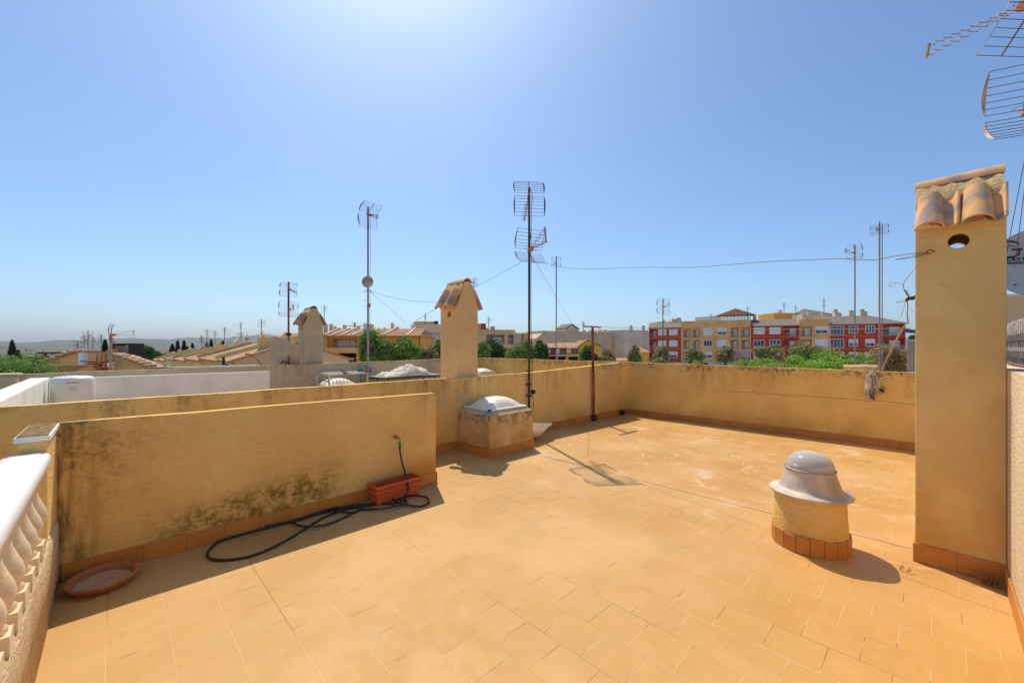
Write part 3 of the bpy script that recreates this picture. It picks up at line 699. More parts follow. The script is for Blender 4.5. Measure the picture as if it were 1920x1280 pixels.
# ------------------------------------------------------------------ television antennas
def grid_panel(mb_rods, mb_plates, sgn, W=0.53, hgt=0.33, lean=0.16, rods=7, bulge=0.05, r=0.0035, z0=0.035, x0=-0.02):
    """half of a corner reflector: rods along y, curved side plates; sgn=+1 upper, -1 lower"""
    def P(t): return (x0 + lean * t + bulge * (4 * t * (1 - t)) * -0.6, sgn * (z0 + hgt * t))
    for i in range(rods):
        x, z = P(i / (rods - 1)); mb_rods.tube([(x, -W / 2, z), (x, W / 2, z)], r, 5)
    for ys in (-W / 2, W / 2):
        nseg = 8; wv = 0.028
        pts = []
        for i in range(nseg + 1):
            t = i / nseg; x, z = P(t); bow = 0.030 * sin(pi * t) + 0.004; pts.append((x, z, bow))
        vs = []
        for yy in (ys - 0.002, ys + 0.002):
            for x, z, bw in pts: vs += [(x - bw * 0.2, yy + (0.6 * bw if ys > 0 else -0.6 * bw), z), (x + 0.012, yy, z)]
        m = 2 * (nseg + 1)
        fs = []
        for i in range(nseg):
            a = 2 * i; fs += [(a, a + 1, a + 3, a + 2), (m + a, m + a + 2, m + a + 3, m + a + 1)]
            fs += [(a, a + 2, m + a + 2, m + a), (a + 1, m + a + 1, m + a + 3, a + 3)]
        mb_plates.append((vs, fs))
def yagi(parent, z, yaw, tilt=0.0, scale=1.0, plate='plate', rodm='rod', boxm='orangebox', L=0.85, panels=(1, 1), h=(0.33, 0.33), lean=0.16, simple=False, W=0.53, spread=0.09, off=0.05):
    a = MB()
    nb = 2
    up, dn = Vector((L, 0, spread)), Vector((L, 0, -spread * 0.55))
    a.bar((-0.06, 0, 0), (0.14, 0, 0), 0.022)
    a.tube([(0.10, 0, 0.01), tuple(up)], 0.005, 6).tube([(0.10, 0, -0.01), tuple(dn)], 0.005, 6)
    a.box(L - 0.012, L + 0.012, -0.012, 0.012, -spread * 0.55 - 0.02, spread + 0.02)
    boom = a.build('boom', M['galv'] if rodm != 'rod' else M['plate'], parent)
    boom.location = (0, 0, z); boom.rotation_euler = (0, -tilt, yaw); boom.scale = (scale,) * 3
    r = MB(); pl = []
    for sg, hh in ((1, h[0]), (-1, h[1])):
        if hh: grid_panel(r, pl, sg, hgt=hh, lean=lean, rods=5 if simple else 7, W=W, r=0.0045 if simple else 0.0035)
    for sg, hh in ((1, h[0]), (-1, h[1])):
        if hh: r.bar((-0.02, 0, sg * 0.02), (-0.02 + lean, 0, sg * (0.035 + hh)), 0.010)
    r.build('reflector', M[rodm], boom); 
    for q in pl: MB().add(*q).build('side_plate', M[plate], boom)
    d = MB(); nd = 5 if simple else 9
    for i in range(nd):
        t = 0.16 + 0.8 * i / (nd - 1)
        for q in (up, dn):
            p = Vector((0.10, 0, 0)).lerp(q, t); d.tube([p + Vector((0, -0.055, 0)), p + Vector((0, 0.055, 0))], 0.003, 5)
    d.build('directors', M[rodm], boom)
    x = MB(); x.box(0.03, 0.12, -0.022, 0.022, -0.038, 0.035)
    lp = [Vector((0.075, 0.12 * cos(a_), 0.0 + 0.028 * sin(a_) * 1.0)) for a_ in [2 * pi * i / 16 for i in range(17)]]
    x.tube(lp, 0.003, 5); x.build('dipole_box', M[boxm], boom)
    return boom
VIEW = radians(46)
def mast(name, label, x, y, z0, z1, r=0.018, mat='galv', group=None):
    t = thing(name, label, 'antenna', (x, y, z0), 0, group)
    MB().tube([(0, 0, 0), (0, 0, z1 - z0)], r, 10).build('pole', M[mat], t)
    return t

# main mast on the long wall
MX, MY = 5.37, 5.115
def mzy(py, x=MX, y=MY): return zat(0, py, x, y)
t = mast('antenna_mast', 'tall dark rusty mast with four grid reflectors clamped to the long parapet wall', MX, MY, 0.42, mzy(352), 0.021, 'mastdark')
yagi(t, mzy(366) - 0.42, VIEW + 0.08, -0.25, plate='platedark', h=(0.27, 0.36), lean=0.06, L=0.8, spread=0.03)
yagi(t, mzy(470) - 0.42, VIEW - pi + 0.42, 0.16, plate='plate', h=(0.30, 0.24), lean=0.17, L=0.62, spread=0.15)
b = MB()
for z in (0.28, 0.48, 0.72): b.box(-0.03, 0.03, -0.03, 0.055, z - 0.012, z + 0.012)
b.build('wall_clamp', M['mastdark'], t)
b = MB(); b.tube(catmull([(0.02, -0.02, 4.0), (0.045, -0.03, 3.9), (0.03, -0.03, 3.6), (0.024, -0.026, 3.0), (0.023, -0.025, 1.6), (0.05, -0.03, 0.95), (0.06, -0.02, 0.7), (0.03, -0.03, 0.45), (0.06, -0.03, 0.28), (0.09, -0.02, 0.05), (0.02, -0.02, -0.07), (-0.06, -0.02, 0.02), (-0.03, -0.03, 0.22), (0.0, -0.03, 0.3)], 6), 0.005, 6)
b.build('coax_cable', M['black'], t)
b = MB(); b.box(0.10, 0.155, -0.01, 0.05, 0.30, 0.37); b.tube(catmull([(0.02, -0.02, 0.25), (0.07, -0.01, 0.28), (0.12, 0.01, 0.31)]), 0.006, 6); b.build('junction_box', M['black'], t)
tag(MB().box(5.985, 6.065, YL - 0.008, YL - 0.001, 0.56, 0.66).build('wall_plate', M['wall'], bevel=0.003), 'small square cover plate on the long parapet wall right of the mast', 'cover plate')

# rusty T post
TX = on_y(1112, 5.12)
t = thing('clothesline_post', 'rusty T shaped post leaning against the long parapet wall near the corner', 'post', (TX, 5.11, 0))
b = MB(); b.bar((0.02, 0.01, 0), (-0.03, 0, 1.99), 0.042); b.build('post', M['rust'], t)
d_ = TX * CT + 5.11 * ST; hw = 0.30
b = MB(); b.bar((-0.03 - 0.30, 0.0 , 2.01), (-0.03 + 0.30, 0.0, 2.01), 0.05, 0.028); o = b.build('crossbar', M['rust'], t)
b = MB(); b.tube(catmull([(0.0, -0.03, 0.15), (0.01, -0.035, 0.6), (0, -0.035, 1.0), (0.0, -0.03, 1.02)]), 0.006, 6); b.box(-0.035, 0.04, -0.034, 0.034, 0.99, 1.01); b.build('wire', M['cablepale'], t)
MB().box(-0.03, 0.075, -0.04, 0.03, 0.0, 0.13).build('foot', M['mastdark'], t)
tag(MB().box(XB - 0.28, XB - 0.17, YL - 0.10, YL - 0.015, 0.0, 0.10).build('drain_block', M['black'], bevel=0.01), 'small black drain cover at the foot of the wall corner', 'drain')

# neighbour masts
nX = on_y(690, 10.62)
t = mast('antenna_mast', 'tall mast with a grid antenna on top and a round disc antenna halfway up', nX, 10.62, 0.5, zat(0, 388, nX, 10.62), 0.026)
yagi(t, zat(0, 402, nX, 10.62) - 0.5, VIEW - pi + 0.9, -0.35, 1.0, rodm='mastdark', plate='mastdark', L=0.45, spread=0.05, h=(0.28, 0.30), lean=0.2)
dz = zat(0, 529, nX, 10.62) - 0.5
b = MB(); b.lathe([(0.0, 0.035), (0.10, 0.03), (0.15, 0.006), (0.155, 0.0), (0.13, -0.02), (0.0, -0.03)], n=32); o = b.build('disc_antenna', plain('disc_grey', (0.42, 0.35, 0.28), 0.6), t)
o.location = (-0.04, -0.06, dz); o.rotation_euler = (radians(90), 0, radians(-44))
b = MB(); zz0 = zat(0, 545, nX, 10.62) - 0.5
for s in (-1, 1): b.bar((0, 0, zz0 + 0.03), (s * 0.10, -s * 0.08, zz0 - 0.05), 0.012)
for k, yy in ((-1, 563), (-1, 574), (1, 574)): z_ = zat(0, yy, nX, 10.62) - 0.5; b.bar((0, 0, z_), (-0.08, 0.09, z_), 0.010)
b.build('brackets', M['rod'], t)
MB().box(-0.01, 0.05, -0.05, 0.02, zat(0, 576, nX, 10.62) - 0.5, zat(0, 569, nX, 10.62) - 0.5).build('amplifier', M['orangebox'], t)
MB().tube(catmull([(0.04, -0.04, dz + 1.8), (0.05, -0.05, dz + 0.8), (0.045, -0.04, dz + 0.1), (0.03, -0.03, 0.9)]), 0.005, 5).build('coax_cable', M['cable'], t)

mX = on_y(541, 10.95)
t = mast('antenna_mast', 'mast with two grid antennas standing behind the farther parapet, left of the greyish chimney', mX, 10.95, 0.6, zat(0, 528, mX, 10.95), 0.022, 'rust')
yagi(t, zat(0, 541, mX, 10.95) - 0.6, VIEW + 0.1, -0.1, 0.72, plate='rod', h=(0.18, 0.22), lean=0.06, L=0.5, spread=0.03, simple=True)
yagi(t, zat(0, 582, mX, 10.95) - 0.6, VIEW - pi + 0.75, 0.1, 0.78, plate='plate', h=(0.22, 0.18), lean=0.15, L=0.5, simple=True)
MB().box(-0.05, 0.05, -0.04, 0.04, zat(0, 629, mX, 10.95) - 0.6, zat(0, 624, mX, 10.95) - 0.6).build('bracket_box', M['black'], t)
# satellite dish on that mast
dX, dY = on_y(534, 11.15), 11.15
t = thing('satellite_dish', 'pale satellite dish with orange receiver arm beside the greyish chimney', 'satellite dish', (dX, dY, zat(0, 664, dX, dY)))
def dish_mesh(mb, R_, dep, n=36, rings=8, th=0.01):
    for s in (0, th):
        vs = [(0, 0, -dep + s * 0)]
    prof = [(R_ * i / rings, -dep + dep * (i / rings) ** 2) for i in range(rings + 1)]
    prof2 = [(r, z - th) for r, z in prof][::-1]
    mb.lathe(prof + [(R_ + 0.012, 0.0), (R_ + 0.012, -th)] + prof2, n=n)
b = MB(); dish_mesh(b, 0.44, 0.09); o = b.build('reflector', plain('dish_white', (0.50, 0.38, 0.29), 0.7, var=0.12), t); o.rotation_euler = (radians(68), 0, radians(118))
arm = catmull([(0.05, -0.05, -0.05), (-0.1, -0.1, -0.42), (-0.35, 0.10, -0.36), (-0.62, 0.30, -0.02)], 6)
MB().tube(arm, 0.014, 8).build('arm', M['rust'], t)
e = Vector((-0.62, 0.30, -0.02)); MB().tube([e, e + Vector((-0.12, 0.10, 0.03))], 0.035, 12).build('receiver', M['orangebox'], t)
b = MB(); b.bar((0.05, 0.0, -0.15), (0.05, 0.05, 0.18), 0.04).bar((-0.1, -0.05, -0.22), (0.05, 0, -0.1), 0.03).bar((-0.02, -0.05, 0.12), (0.12, 0, 0.06), 0.03); b.build('bracket', M['rust'], t)

def simple_mast(label, px, ytop, d, ybase, scale=1.0, yaw=0.0, heads=1, mat='galv', r=0.02, h=(0.3, 0.3), tilt=0.0, group=None):
    p = at(px, ytop, d); zb = at(px, ybase, d).z
    t = mast('antenna_mast', label, p.x, p.y, zb, p.z - 0.02, r, mat, group)
    yagi(t, p.z - zb - 0.36 * scale, VIEW + yaw, tilt, scale, simple=True, h=h, L=0.7, plate='rod')
    if heads > 1: yagi(t, p.z - zb - 1.3 * scale, VIEW + yaw + 0.9, 0, scale, simple=True, h=(0.2, 0.2), L=0.7, plate='rod')
    return t
simple_mast('thin antenna mast just right of the tall dark mast', 1043, 480, 20, 668, yaw=0.0, r=0.03, scale=0.8)
simple_mast('antenna mast rising in front of the left end of the red flats', 1243, 560, 18, 684, yaw=pi, r=0.02, mat='rod')
simple_mast('thin antenna mast peeping over the middle chimney', 889, 519, 25, 655, yaw=pi - 0.7, h=(0.22, 0.22))
simple_mast('mast with sideways boom behind the back parapet, left of the tallest one', 1603, 458, 13, 688, yaw=2.0, r=0.020, scale=0.75)
t = simple_mast('tallest mast behind the back parapet, nearest the near chimney', 1649, 414, 11.5, 696, yaw=2.3, r=0.020, tilt=-0.18, h=(0.16, 0.16), scale=0.7)
p2 = at(1654, 420, 11.5); MB().tube([Vector((p2.x, p2.y, at(0, 696, 11.5).z)) - t.location, p2 - t.location], 0.012, 8).build('second_tube', M['galv'], t)
p0 = at(205, 622, 13.0)
pL_ = at(208, 628, 13.0); t = mast('antenna_mast', 'antenna mast with grid reflector and boom beside the black slatted box at the left', pL_.x, pL_.y, -1.0, pL_.z + 0.05, 0.035, 'plate')
yagi(t, pL_.z + 1.0, VIEW - 0.95, 0.12, 0.9, plate='rust', rodm='rust', L=0.6, h=(0.34, 0.30), lean=0.10, simple=True, spread=0.10)
far_masts = [(165, 620, 30, 'tallest thin antenna mast of the cluster above the left gable'), (158, 628, 30, 'thin dark antenna pole left in the cluster above the left gable'), (174, 630, 30, 'thin antenna mast with sideways head right of the cluster above the left gable'),
             (190, 626, 32, 'thin antenna mast between the left gable and the brick wall'), (146, 638, 31, 'short antenna pole at the ridge of the left gable'),
             (378, 628, 62, 'faint antenna mast, leftmost above the yellow terraced roofs'), (388, 617, 58, 'second antenna mast from the left above the yellow terraced roofs'), (403, 620, 56, 'third antenna mast from the left above the yellow terraced roofs'),
             (421, 613, 50, 'fourth antenna mast from the left above the yellow terraced roofs'), (452, 604, 44, 'antenna mast rising between two rooftop chimneys of the yellow terraces'), (490, 598, 36, 'antenna mast with side arm, rightmost above the yellow terraced roofs'),
             (608, 572, 40, 'thin antenna mast just right of the greyish chimney'), (797, 588, 75, 'antenna mast on top of the beige flats left of the middle chimney'), (1094, 602, 70, 'small antenna on the roof near the crossbar of the T post'),
             (916, 594, 72, 'small antenna mast on the roof right of the middle chimney'), (1333, 588, 118, 'small antenna on the roof pergola of the flats'), (1402, 575, 116, 'antenna mast beside the gable on the flats roof'),
             (1470, 568, 120, 'antenna mast above the orange penthouse on the flats'), (1492, 573, 120, 'short antenna mast right of the one above the orange penthouse'), (1545, 559, 110, 'antenna mast on the beige gabled penthouse'), (1262, 596, 118, 'tiny antenna on the roof above the left red flats')]
for px, yt, d, lb in far_masts:
    yb = 668 if px < 200 else (664 if px < 600 else 622)
    if px == 608: yb = 660
    s_ = 1.0 if d < 60 else 1.6
    simple_mast(lb, px, yt, d, yb, scale=s_, yaw=(px * 1.7) % 6.28, r=0.0012 * d * 0.55 + 0.008, heads=2 if px in (490, 797, 1545, 452) else 1, group=None)
for px, py, d, lb in ((307 + 72, 640, 52, 'small round disc antenna above the yellow terraced roofs, the left one'), (463, 635, 40, 'small round disc antenna above the yellow terraced roofs, the right one')):
    p = at(px, py, d); b = MB(); b.lathe([(0, 0.06), (0.12, 0.05), (0.19, 0), (0.0, -0.03)], n=20)
    tt = thing('disc_antenna', lb, 'antenna', p); o = b.build('disc', M['plate'], tt); o.rotation_euler = (radians(90), 0, radians(-44)); MB().tube([(0, 0, -0.9), (0, 0, 0.55)], 0.03, 6).build('pole', M['galv'], tt)

# antennas of the right-hand neighbour (reach into the top right corner)
RX, RY = 6.35, -0.72
p = at(1940, 10, 3.9)
t = mast('antenna_mast', 'near antenna with large grid reflectors reaching in from the top right corner', p.x, p.y, 1.0, 5.2, 0.022)
yagi(t, 4.86 - 1.0, VIEW + 0.05, 0.20, 1.0, plate='plate', L=0.98, h=(0.30, 0.36), lean=0.20, spread=0.07)
o_ = yagi(t, 3.80 - 1.0, VIEW - pi - 0.45, 0.1, 1.0, plate='plate', L=0.8, h=(0.38, 0.24), lean=0.12, spread=0.1); o_.location.x = -0.09 * ST; o_.location.y = 0.09 * CT
for (a_, c_) in (((1921, 300), (1896, 430)), ((1924, 330), (1912, 425))):
    q0, q1 = at(*a_, 5.0), at(*c_, 5.0)
    tag(MB().tube([q0 + (q0 - q1) * 1.4, q0, q1, q1 + (q1 - q0) * 0.8], 0.004, 5).build('guy_wire', plain('red_wire', (0.25, 0.05, 0.08))), 'thin dark red guy wire above the logo dish, the %s one' % ('left' if a_[0] == 1921 else 'right'), 'wire', 'guy wires')

# logo dish
pc = at(1984, 490, 5.0)
t = thing('satellite_dish', 'large grey satellite dish with black G logo half hidden behind the near chimney', 'satellite dish', pc)
def dish_panel(Rx, Rz, dep):
    b = MB(); rings, n = 8, 40; vs = []
    for s in (0.0, 0.012):
        for i in range(rings + 1):
            f = i / rings
            for k in range(n):
                a = 2 * pi * k / n; vs.append((Rx * f * cos(a), s + dep * (1 - f * f), Rz * f * sin(a)))
    m = (rings + 1) * n; fs = []
    for i in range(rings):
        for k in range(n):
            q = (i * n + k, i * n + (k + 1) % n, (i + 1) * n + (k + 1) % n, (i + 1) * n + k); fs.append(q); fs.append(tuple(m + v for v in q[::-1]))
    b.add(vs, fs, True)
    b.add(vs, [(rings * n + k, rings * n + (k + 1) % n, m + rings * n + (k + 1) % n, m + rings * n + k) for k in range(n)])
    return b
DR = radians(-44 - 28)
o = dish_panel(0.60, 0.47, 0.07).build('reflector', plain('dish_grey', (0.42, 0.46, 0.47), 0.5, var=0.12, sc=2), t); o.rotation_euler = (radians(-6), 0, DR)
refl = o
def text(body, size, loc, rot, mat, parent, name='lettering', shear=0.0, ext=0.002, sx=1.0, bold=0.0):
    c = bpy.data.curves.new(name, 'FONT'); c.body = body; c.size = size; c.extrude = ext; c.shear = shear; c.offset = bold; c.resolution_u = 4
    o = bpy.data.objects.new('tmp', c); C.objects.link(o)
    dg = bpy.context.evaluated_depsgraph_get(); me = bpy.data.meshes.new_from_object(o.evaluated_get(dg)); bpy.data.objects.remove(o)
    q = bpy.data.objects.new(name, me); C.objects.link(q); q.parent = parent; q.location = loc; q.rotation_euler = rot; q.scale = (sx, 1, 1); me.materials.append(mat); return q
lg = MB()
cg, rg = Vector((-0.39, 0.0, 0.20)), 0.10
arc_ = [cg + Vector((rg * 1.15 * cos(a), 0, rg * sin(a))) for a in [radians(35 + 285 * i / 22) for i in range(23)]]
for i in range(22):
    wd = 0.012 + 0.026 * sin(pi * i / 22)
    lg.bar(arc_[i], arc_[i + 1], 0.004, wd)
lg.bar(cg + Vector((0.09, 0, -0.075)), cg + Vector((0.09, 0, 0.0)), 0.004, 0.028)
lg.bar(cg + Vector((0.02, 0, -0.002)), cg + Vector((0.12, 0, -0.002)), 0.004, 0.022)
sw = [cg + Vector((0.155 * cos(a), 0, 0.04 * sin(a) + 0.085 - 0.5 * (cos(a)) * 0.06)) for a in [radians(100 + 190 * i / 12) for i in range(13)]]
for i in range(12): lg.bar(sw[i], sw[i + 1], 0.004, 0.008)
for v_ in range(len(lg.v)):
    x, y, z = lg.v[v_]; f2 = (x / 0.60) ** 2 + (z / 0.47) ** 2; lg.v[v_] = (x, y + 0.07 * (1 - f2) - 0.004, z)
# the logo sits on the concave side facing the terrace
lg.build('logo', M['black'], refl)
text('GALAXY', 0.058, (-0.525, 0.0, 0.055), (radians(90), 0, 0), M['black'], refl, shear=0.3, sx=1.25, bold=0.001)
text('INNOVATIONS', 0.046, (-0.540, 0.0, 0.010), (radians(90), 0, 0), M['black'], refl, shear=0.3, sx=1.1, bold=0.001)
for q in children(refl):
    if q.name.startswith('lettering'):
        for v in q.data.vertices:
            X_ = q.location.x + v.co.x * q.scale[0]; Z_ = q.location.z + v.co.y
            v.co.z += -(0.07 * (1 - (X_ / 0.60) ** 2 - (Z_ / 0.47) ** 2) - 0.004)
b = MB()
for x, z in ((-0.50, -0.12), (-0.36, -0.26), (-0.1, -0.3)): b.lathe([(0, 0), (0.014, 0), (0.010, 0.010), (0, 0.012)], n=10, M=Matrix.Translation((x, 0.07 * (1 - (x / .6) ** 2 - (z / .47) ** 2) , z)) @ Matrix.Rotation(radians(90), 4, 'X'))
b.build('bolts', M['rod'], refl)
MB().tube([(0, 0.12, -1.3), (0, 0.12, 0.2)], 0.03, 10).tube(catmull([(0.05, 0.10, -0.1), (0.1, -0.1, -0.52), (0.1, -0.45, -0.5), (0.1, -0.7, -0.2)]), 0.012, 8).build('stand', M['galv'], t)
MB().tube(catmull([(0.02, 0.02, -0.35), (-0.10, 0.0, -0.55), (-0.15, -0.02, -0.75), (-0.1, 0.0, -0.95)]), 0.016, 8).build('blue_joint_hose', M['teal'], t)

# wooden fence of the right-hand neighbour, standing on the wall line
t = thing('picket_fence', 'weathered grey wooden picket fence behind the right hand wall', 'fence', (4.6, -0.64, 1.33))
rn = random.Random(11)
for i in range(36):
    x = -1.4 + 0.165 * i; b = MB(); h_ = 0.50 + rn.uniform(-.02, .02); wv = 0.12 + rn.uniform(-.01, .01)
    b.prism([(x, 0.03), (x + wv, 0.03), (x + wv, h_), (x + wv * .5, h_ + 0.03), (x, h_)][::-1], 0, 0.02, 'y'); b.build('picket', M['wood'], t)
for z in (0.16, 0.34):
    MB().box(-1.5, 4.6, 0.021, 0.06, z - 0.035, z + 0.035).build('rail', M['wooddark'], t)
MB().box(-1.5, 4.6, -0.02, 0.04, -0.02, 0.028).build('base_rail', M['wood'], t)
MB().box(-1.5, 4.6, 0.035, 0.04, 0.03, 0.042).build('wire', plain('red_strip', (0.4, 0.02, 0.01)), t)

# ------------------------------------------------------------------ lines and wires
def line3(a, b_, ys, r, mat, name, label, k=4, cat='cable'):
    """a,b_: plan points; ys: image heights measured along it -> true heights"""
    pts = []; n = len(ys)
    for i, y in enumerate(ys):
        f = i / (n - 1); x_ = a[0] + (b_[0] - a[0]) * f; y_ = a[1] + (b_[1] - a[1]) * f
        pts.append((x_, y_, zat(0, y, x_, y_)))
    o = MB().tube(catmull(pts, k), r, 5).build(name, mat); return tag(o, label, cat)
def plan_t(pxs, a, b_):
    out = []
    for px in pxs:
        k = (px - CX) / FPX
        # solve point on segment a-b in column px
        f0, f1 = 0.0, 1.0
        g = lambda f: ((a[0] + (b_[0] - a[0]) * f) * ST - (a[1] + (b_[1] - a[1]) * f) * CT) / ((a[0] + (b_[0] - a[0]) * f) * CT + (a[1] + (b_[1] - a[1]) * f) * ST) - k
        for _ in range(40):
            fm = (f0 + f1) / 2
            if g(fm) < 0: f0 = fm
            else: f1 = fm
        out.append((f0 + f1) / 2)
    return out
def wire_px(a, b_, samples, r, mat, label, k=5):
    fs = plan_t([s[0] for s in samples], a, b_); pts = []
    for f, (px, py) in zip(fs, samples):
        x_ = a[0] + (b_[0] - a[0]) * f; y_ = a[1] + (b_[1] - a[1]) * f; pts.append((x_, y_, zat(0, py, x_, y_)))
    return tag(MB().tube(catmull(pts, k), r, 5).build('cable', mat), label, 'cable')
hook = (CHX - 0.03, 0.055)
wire_px((MX, MY), hook, [(994, 490), (1030, 495), (1060, 502), (1120, 504), (1200, 501), (1300, 501), (1380, 495), (1450, 490), (1570, 485), (1600, 486), (1640, 487), (1680, 480), (1700, 477), (1722, 474), (1742, 473)], 0.003, M['cable'], 'long sagging cable strung from the tall dark mast to the near chimney')
b = MB(); hz0 = zat(0, 473, *hook); b.tube(catmull([(CHX + 0.0, 0.02, hz0), (CHX - 0.04, 0.02, hz0 + 0.005), (CHX - 0.05, 0.045, hz0 + 0.01), (CHX - 0.03, 0.05, hz0 - 0.01), (CHX - 0.03, 0.03, hz0 - 0.012)]), 0.0035, 6); b.tube(catmull([(CHX - 0.02, 0.05, hz0), (CHX + 0.0, 0.13, hz0 - 0.012), (CHX + 0.02, 0.22, hz0 - 0.02), (CHX + 0.0, 0.13, hz0 - 0.022), (CHX - 0.02, 0.05, hz0 - 0.012)]), 0.002, 5)
tag(b.build('eye_hook', M['rust']), 'rusty eye hook with twisted wire on the near chimney', 'hook')
wire_px((MX - 3.2, MY + 12), (MX, MY), [(780, 601), (820, 577), (860, 552), (898, 534), (940, 512), (975, 493), (991, 487)], 0.004, M['cable'], 'guy wire running from the tall dark mast down to the left behind the middle chimney')
wire_px((MX, MY), (MX + 9, MY + 6), [(1000, 484), (1090, 606)], 0.004, M['cable'], 'guy wire running from the tall dark mast down to the right')
wire_px((nX, 10.62), (nX + 4, 11.5), [(692, 545), (705, 556), (735, 582), (758, 604)], 0.004, M['cable'], 'guy wire slanting down to the right from the disc antenna mast')
wire_px((nX, 10.62), (xm + 0.1, 5.6), [(693, 544), (720, 554), (760, 562), (800, 566), (826, 567)], 0.004, M['cable'], 'thin cable from the disc antenna mast to the middle chimney')
wire_px((on_y(1098, 5.1), 5.1), (CHX + 0.1, 0.18), [(1098, 612), (1250, 617), (1400, 618), (1550, 617), (1700, 616), (1722, 616)], 0.003, M['cable'], 'thin straight washing line from the T post to the near chimney')

# wire bundle on the side of the near chimney
d0 = 3.05
def cp(px, py, d=d0): return at(px, py, d)
t = thing('wire_bundle', 'bundle of twisted rusty wires sticking out from the side of the near chimney', 'wire', (0, 0, 0))
b = MB(); b.tube(catmull([cp(1726, 556), cp(1716, 557), cp(1706, 560), cp(1699, 563)]), 0.012, 8, 0.005)
rn = random.Random(12)
for i in range(7): b.tube(catmull([cp(1722, 556 + rn.uniform(-4, 4)), cp(1713, 557 + rn.uniform(-5, 5)), cp(1704, 560 + rn.uniform(-4, 4)), cp(1698, 563 + rn.uniform(-3, 3))]), 0.004, 5)
b.build('knot', M['mastdark'], t)
b = MB(); b.tube(catmull([cp(1722, 496), cp(1708, 512), cp(1697, 526), cp(1694, 537), cp(1698, 549), cp(1705, 559)]), 0.0025, 5)
b.tube(catmull([cp(1697, 543), cp(1702, 552), cp(1706, 558)]), 0.006, 6)
b.tube(catmull([cp(1694, 535), cp(1685, 531), cp(1672, 530), cp(1667, 535), cp(1672, 538), cp(1680, 533)]), 0.0018, 4)
b.tube(catmull([cp(1701, 564), cp(1702, 575), cp(1701, 590), cp(1703, 602)]), 0.004, 5)
b.tube(catmull([cp(1701, 562), cp(1690, 564), cp(1680, 567), cp(1690, 566), cp(1698, 565)]), 0.0015, 4)
b.tube(catmull([cp(1698, 566), cp(1694, 580), cp(1689, 594)]), 0.002, 4)
b.tube(catmull([cp(1703, 574), cp(1710, 582), cp(1720, 588)]), 0.0015, 4)
b.build('strands', M['cablepale'], t)
o = MB().tube([at(1703, 602, 3.05), at(1695, 612, 3.4), at(1676, 645, 5.0), at(1665, 668, 6.6), at(1654, 694, 9.0)], 0.0045, 7, 0.014).build('rope', M['cablepale']); tag(o, 'slanting pale rope stretched from the near chimney to the back of the parapet', 'rope')

# tangle on the back wall
t = thing('cord_tangle', 'tangle of pale cords and dry debris hanging on the back parapet wall', 'cord tangle', (XB - 0.06, on_x(1636, XB), 0.0))
rn = random.Random(21); b = MB(); bc = MB()
def wp(px, py, off=0.0): 
    y = on_x(px, XB - 0.03 - off); return Vector((XB - 0.03 - off, y, zat(0, py, XB - 0.03 - off, y))) - t.location
for i in range(34):
    px = 1634 + rn.uniform(-4, 4); pts = [wp(px, 694 + rn.uniform(0, 8), 0.02)]
    a0 = rn.uniform(-10, 9)
    for k in range(1, 6): pts.append(wp(px + a0 * min(1, k / 2.5) + rn.uniform(-4, 4), 694 + k * rn.uniform(7, 11.5), rn.uniform(0.0, 0.09)))
    (b if i % 3 else bc).tube(catmull(pts, 4), rn.uniform(0.002, 0.007), 5)
b.tube(catmull([wp(1640, 716), wp(1655, 708), wp(1664, 706), wp(1666, 710), wp(1652, 714), wp(1644, 714)]), 0.004, 5)
b.tube(catmull([wp(1634, 690, 0.03), wp(1637, 710, .06), wp(1641, 726, .08), wp(1652, 736, .08), wp(1661, 742, .05)]), 0.006, 6)
b.build('cords', M['cordwhite'], t); bc.build('twigs', M['cablepale'], t)
b = MB()
for cx_, cy_, rx, ry in ((1629, 715, 5, 11), (1626, 728, 4, 9)):
    for k in range(26): b.tube(catmull([wp(cx_ + rn.uniform(-rx, rx), cy_ - ry + rn.uniform(-2, 2), rn.uniform(0, .08)), wp(cx_ + rn.uniform(-rx, rx), cy_, rn.uniform(0.03, .1)), wp(cx_ + rn.uniform(-rx, rx), cy_ + ry + rn.uniform(-3, 3), rn.uniform(0, .08))], 3), 0.009, 5)
b.build('cloth_rag', M['cordwhite'], t)
b = MB()
for cx_, cy_, rx, ry in ((1636, 743, 4, 7), (1653, 732, 6, 6)):
    for k in range(16): b.tube(catmull([wp(cx_ + rn.gauss(0, rx * .6), cy_ + rn.gauss(0, ry * .6), rn.uniform(0, .08)) for _ in range(3)], 3), 0.004, 5)
b.build('dark_debris', M['wooddark'], t)
# small tiled flue top behind the back wall
yf = on_x(1613, 9.05); t = thing('masonry_flue', 'low masonry flue capped with clay tiles just behind the back parapet wall', 'flue', (9.05, yf, 0))
zf = zat(0, 686, 9.05, yf)
MB().box(-0.15, 0.15, -0.20, 0.20, 0.6, zf - 0.05).build('shaft', M['wall'], t, bevel=0.006)
m = MB(); half_tile(m, (0, -0.22, zf - 0.05), (0, 0.0, zf - 0.05), 0.075, 0.08, (0, 0, 1)); half_tile(m, (0, 0.0, zf - 0.055), (0, 0.22, zf - 0.055), 0.075, 0.07, (0, 0, 1)); m.build('cap_tile', M['clay'], t)
# concrete post on the right
yp = on_x(1712, 12.5); t = thing('concrete_post', 'pale square concrete post behind the back parapet, next to the near chimney', 'post', (12.5, yp, 0))
MB().box(-0.09, 0.09, -0.09, 0.09, -6, zat(0, 641, 12.5, yp)).build('shaft', plain('concrete', (0.44, 0.38, 0.31), 0.9, var=0.15), t, bevel=0.01); zc_ = zat(0, 641, 12.5, yp)
MB().box(-0.105, 0.105, -0.105, 0.105, zc_ + 0.001, zc_ + 0.05).build('cap', plain('concrete_cap', (0.5, 0.45, 0.38), 0.9), t, bevel=0.01)

